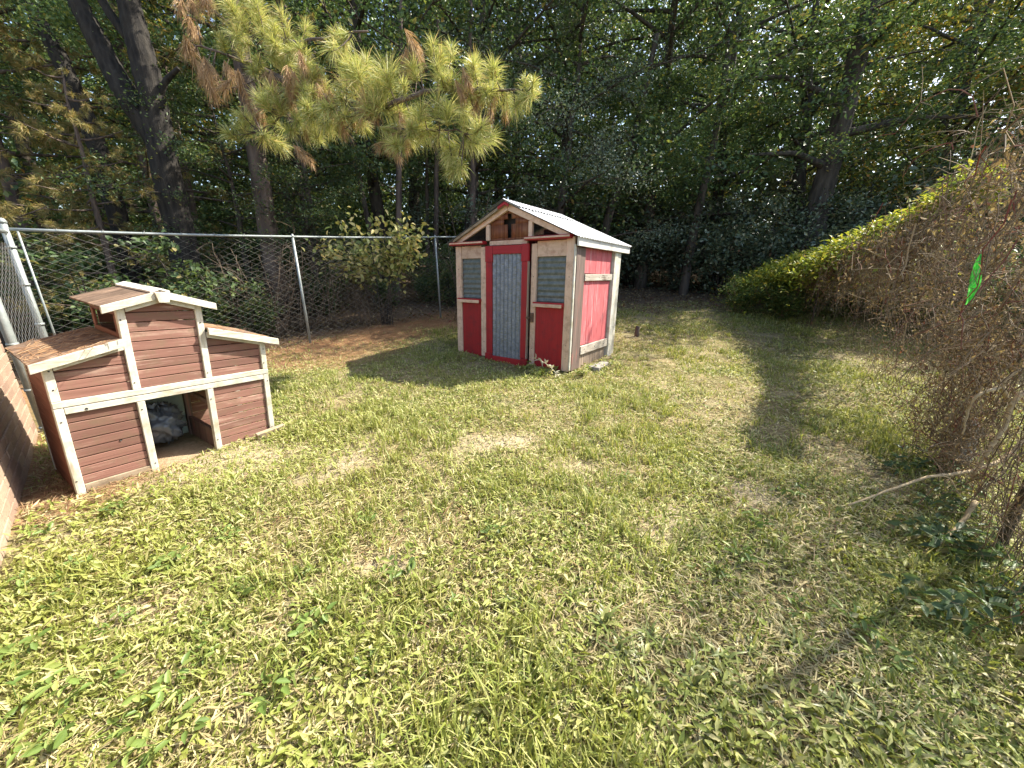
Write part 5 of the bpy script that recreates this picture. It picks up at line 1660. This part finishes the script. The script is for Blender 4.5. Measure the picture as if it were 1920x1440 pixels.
    for i, (x, y, sc_) in enumerate(((7.6, 5.6, .9), (8.4, 6.9, 1.0), (9.2, 8.4, 1.1), (10.4, 7.4, 1.4), (9.6, 5.4, 1.4), (11.4, 8.6, 1.6), (8.4, 4.2, 1.1), (11.6, 6.0, 1.6), (5.6, 2.5, .6), (6.6, 3.5, .75), (4.9, 1.5, .55), (7.2, 2.6, .9))):
        place('vine_shrub', 'green shrub just behind the vine-covered right fence', 'shrub', shrA[0], shrA[1], M['vine'], M['shrub'], x, y, sc_, i * 1.7, 'shrubs behind the vine fence', ('stems', 'foliage'))
    # thick bare branches reaching out of the tangle
    def br(label, pts, r0_, r1_, subs=()):
        o = empty('vine_branch', tuple(ray_at(*pts[0]))); tag(o, label, 'branch')
        off = np.array(o.location)
        def path(ps, a, b, nm):
            Pp = np.array([ray_at(*q) for q in ps]); t = np.linspace(0, 1, len(Pp)); tt = np.linspace(0, 1, 6 * len(Pp))
            Q = np.stack([np.interp(tt, t, Pp[:, k]) for k in range(3)], 1)
            for _ in range(4): Q[1:-1] = (Q[:-2] + 2 * Q[1:-1] + Q[2:]) / 4
            Q += r.normal(0, .0015, Q.shape)
            Q[:, 2] = np.maximum(Q[:, 2], gz(Q[:, 0], Q[:, 1]) + .015)
            g = Geo(); g.tube(Q - off, np.linspace(a, b, len(Q)), 7); link(nm, g.mesh(nm), M['branch'], o, smooth=True)
        path(pts, r0_, r1_, 'main_stem')
        for ps, a, b in subs: path(ps, a, b, 'side_twig')
    br('long pale branch reaching left over the grass from the vine tangle', [(1960, 770, 2.1), (1905, 845, 2.05), (1860, 872, 2.0), (1800, 888, 1.95), (1740, 893, 1.9), (1680, 915, 1.85), (1590, 948, 1.8)], .014, .005,
       [([(1740, 893, 1.9), (1780, 893, 1.9), (1800, 930, 1.85)], .004, .002), ([(1640, 930, 1.83), (1610, 965, 1.8)], .003, .0015)])
    br('low yellowish branch slanting down to the grass at the right', [(1830, 940, 1.75), (1800, 985, 1.7), (1770, 1010, 1.65), (1720, 1045, 1.6), (1660, 1075, 1.55)], .012, .004, [([(1800, 985, 1.7), (1830, 1020, 1.7), (1860, 1060, 1.7)], .005, .003), ([(1770, 1010, 1.65), (1755, 1035, 1.6)], .004, .002)])
    br('curved pale elbow of branch at the right edge', [(1960, 735, 2.0), (1915, 735, 2.0), (1895, 760, 2.0), (1885, 800, 1.98), (1850, 850, 1.95), (1820, 900, 1.95)], .018, .007, [([(1895, 760, 2.0), (1875, 720, 2.0), (1900, 700, 2.0), (1920, 690, 2.0)], .012, .006), ([(1880, 725, 2.0), (1830, 740, 2.0), (1815, 770, 2.0), (1805, 815, 1.98)], .010, .004)])
    br('thin arching vine with curled tips beyond the branches', [(1860, 700, 3.0), (1800, 725, 3.0), (1760, 715, 3.0), (1720, 690, 3.0), (1690, 650, 3.0), (1702, 600, 3.0), (1690, 580, 3.0)], .006, .003, [([(1702, 600, 3.0), (1720, 575, 3.0), (1745, 580, 3.0)], .003, .002), ([(1760, 715, 3.0), (1775, 680, 3.0), (1755, 620, 3.0), (1740, 600, 3.0)], .004, .002)])
    br('thin sapling shoot rising above the green vine top', [(1800, 372, 5.0), (1812, 330, 5.0), (1825, 280, 5.0), (1835, 230, 5.0), (1850, 200, 5.0)], .008, .003, [([(1825, 285, 5.0), (1845, 270, 5.0), (1858, 248, 5.0)], .004, .002), ([(1825, 300, 5.0), (1850, 305, 5.0)], .003, .0015)])
    br('slim yellowish stem curving down at the far right edge', [(1900, 290, 2.6), (1899, 320, 2.6), (1905, 350, 2.6), (1925, 385, 2.6), (1950, 400, 2.6)], .008, .006)
    br('thin straight twig jutting left from the hanging vines', [(1740, 500, 4.2), (1690, 500, 4.2), (1650, 480, 4.2), (1620, 465, 4.2)], .008, .004, [([(1690, 500, 4.2), (1670, 520, 4.2)], .004, .002)])
    # old concrete post
    c = np.array([3.32, 2.55]); z = gzf(*c)
    g = Geo(); Q = np.array([(0, 0, -.1), (.005, 0, .1), (-.01, 0, .3), (-.03, .01, .36)])
    g.tube(Q, [.075, .07, .065, .055], 7)
    o = link('broken_post', g.mesh('broken_post'), M['concrete'], None, (c[0], c[1], z)); tag(o, 'short grey broken post standing under the vine tangle', 'post')
    # bright green ribbon
    top = ray_at(1841, 476, 1.85); bot = ray_at(1816, 570, 1.82)
    n = 9; t = np.linspace(0, 1, n); w = np.interp(t, [0, .12, .3, .8, 1], [.012, .024, .028, .033, .031])
    c = top[None] * (1 - t[:, None]) + bot[None] * t[:, None]
    side = np.array([.78, -.35, .25]); side /= np.linalg.norm(side)
    V = np.concatenate([c - side * w[:, None] * .5 + np.array([0, .012, 0]) * .5 * np.sin(t * 5)[:, None], c + np.array([.0, -.012, 0]) * .5 * np.cos(t * 4)[:, None], c + side * w[:, None] * .5 + np.array([0, .01, 0]) * np.sin(t * 6 + 1)[:, None]])
    i = np.arange(n - 1)
    Fq = np.concatenate([np.stack([i, i + n, i + n + 1, i + 1], 1), np.stack([i + n, i + 2 * n, i + 2 * n + 1, i + n + 1], 1)])
    o0 = V.mean(0)
    me = mesh_np('ribbon', V - o0, [Fq]); o = link('ribbon', me, M['ribbon'], None, o0, smooth=True)
    md = o.modifiers.new('thickness', 'SOLIDIFY'); md.thickness = .0012
    tag(o, 'bright green flagging ribbon hanging in the dry vines', 'ribbon')
    # leafy plants at the foot of the tangle, near the camera
    r2 = np.random.default_rng(433)
    for i in range(22):
        s = r2.uniform(.03, .2); p = vine_frame(np.array([s]), np.array([r2.uniform(.02, .32)]), 0)[0]
        o = place('creeper_plant', 'dark broad-leaved creeper at the foot of the vine tangle', 'plant', *WEEDM[i % 3], M['weed'], M['shrub'], p[0], p[1], r2.uniform(.8, 1.3), r2.uniform(0, 6.28), 'creepers under the vines', ('stems', 'foliage'))
WEEDM = weed_meshes()
build_vines()
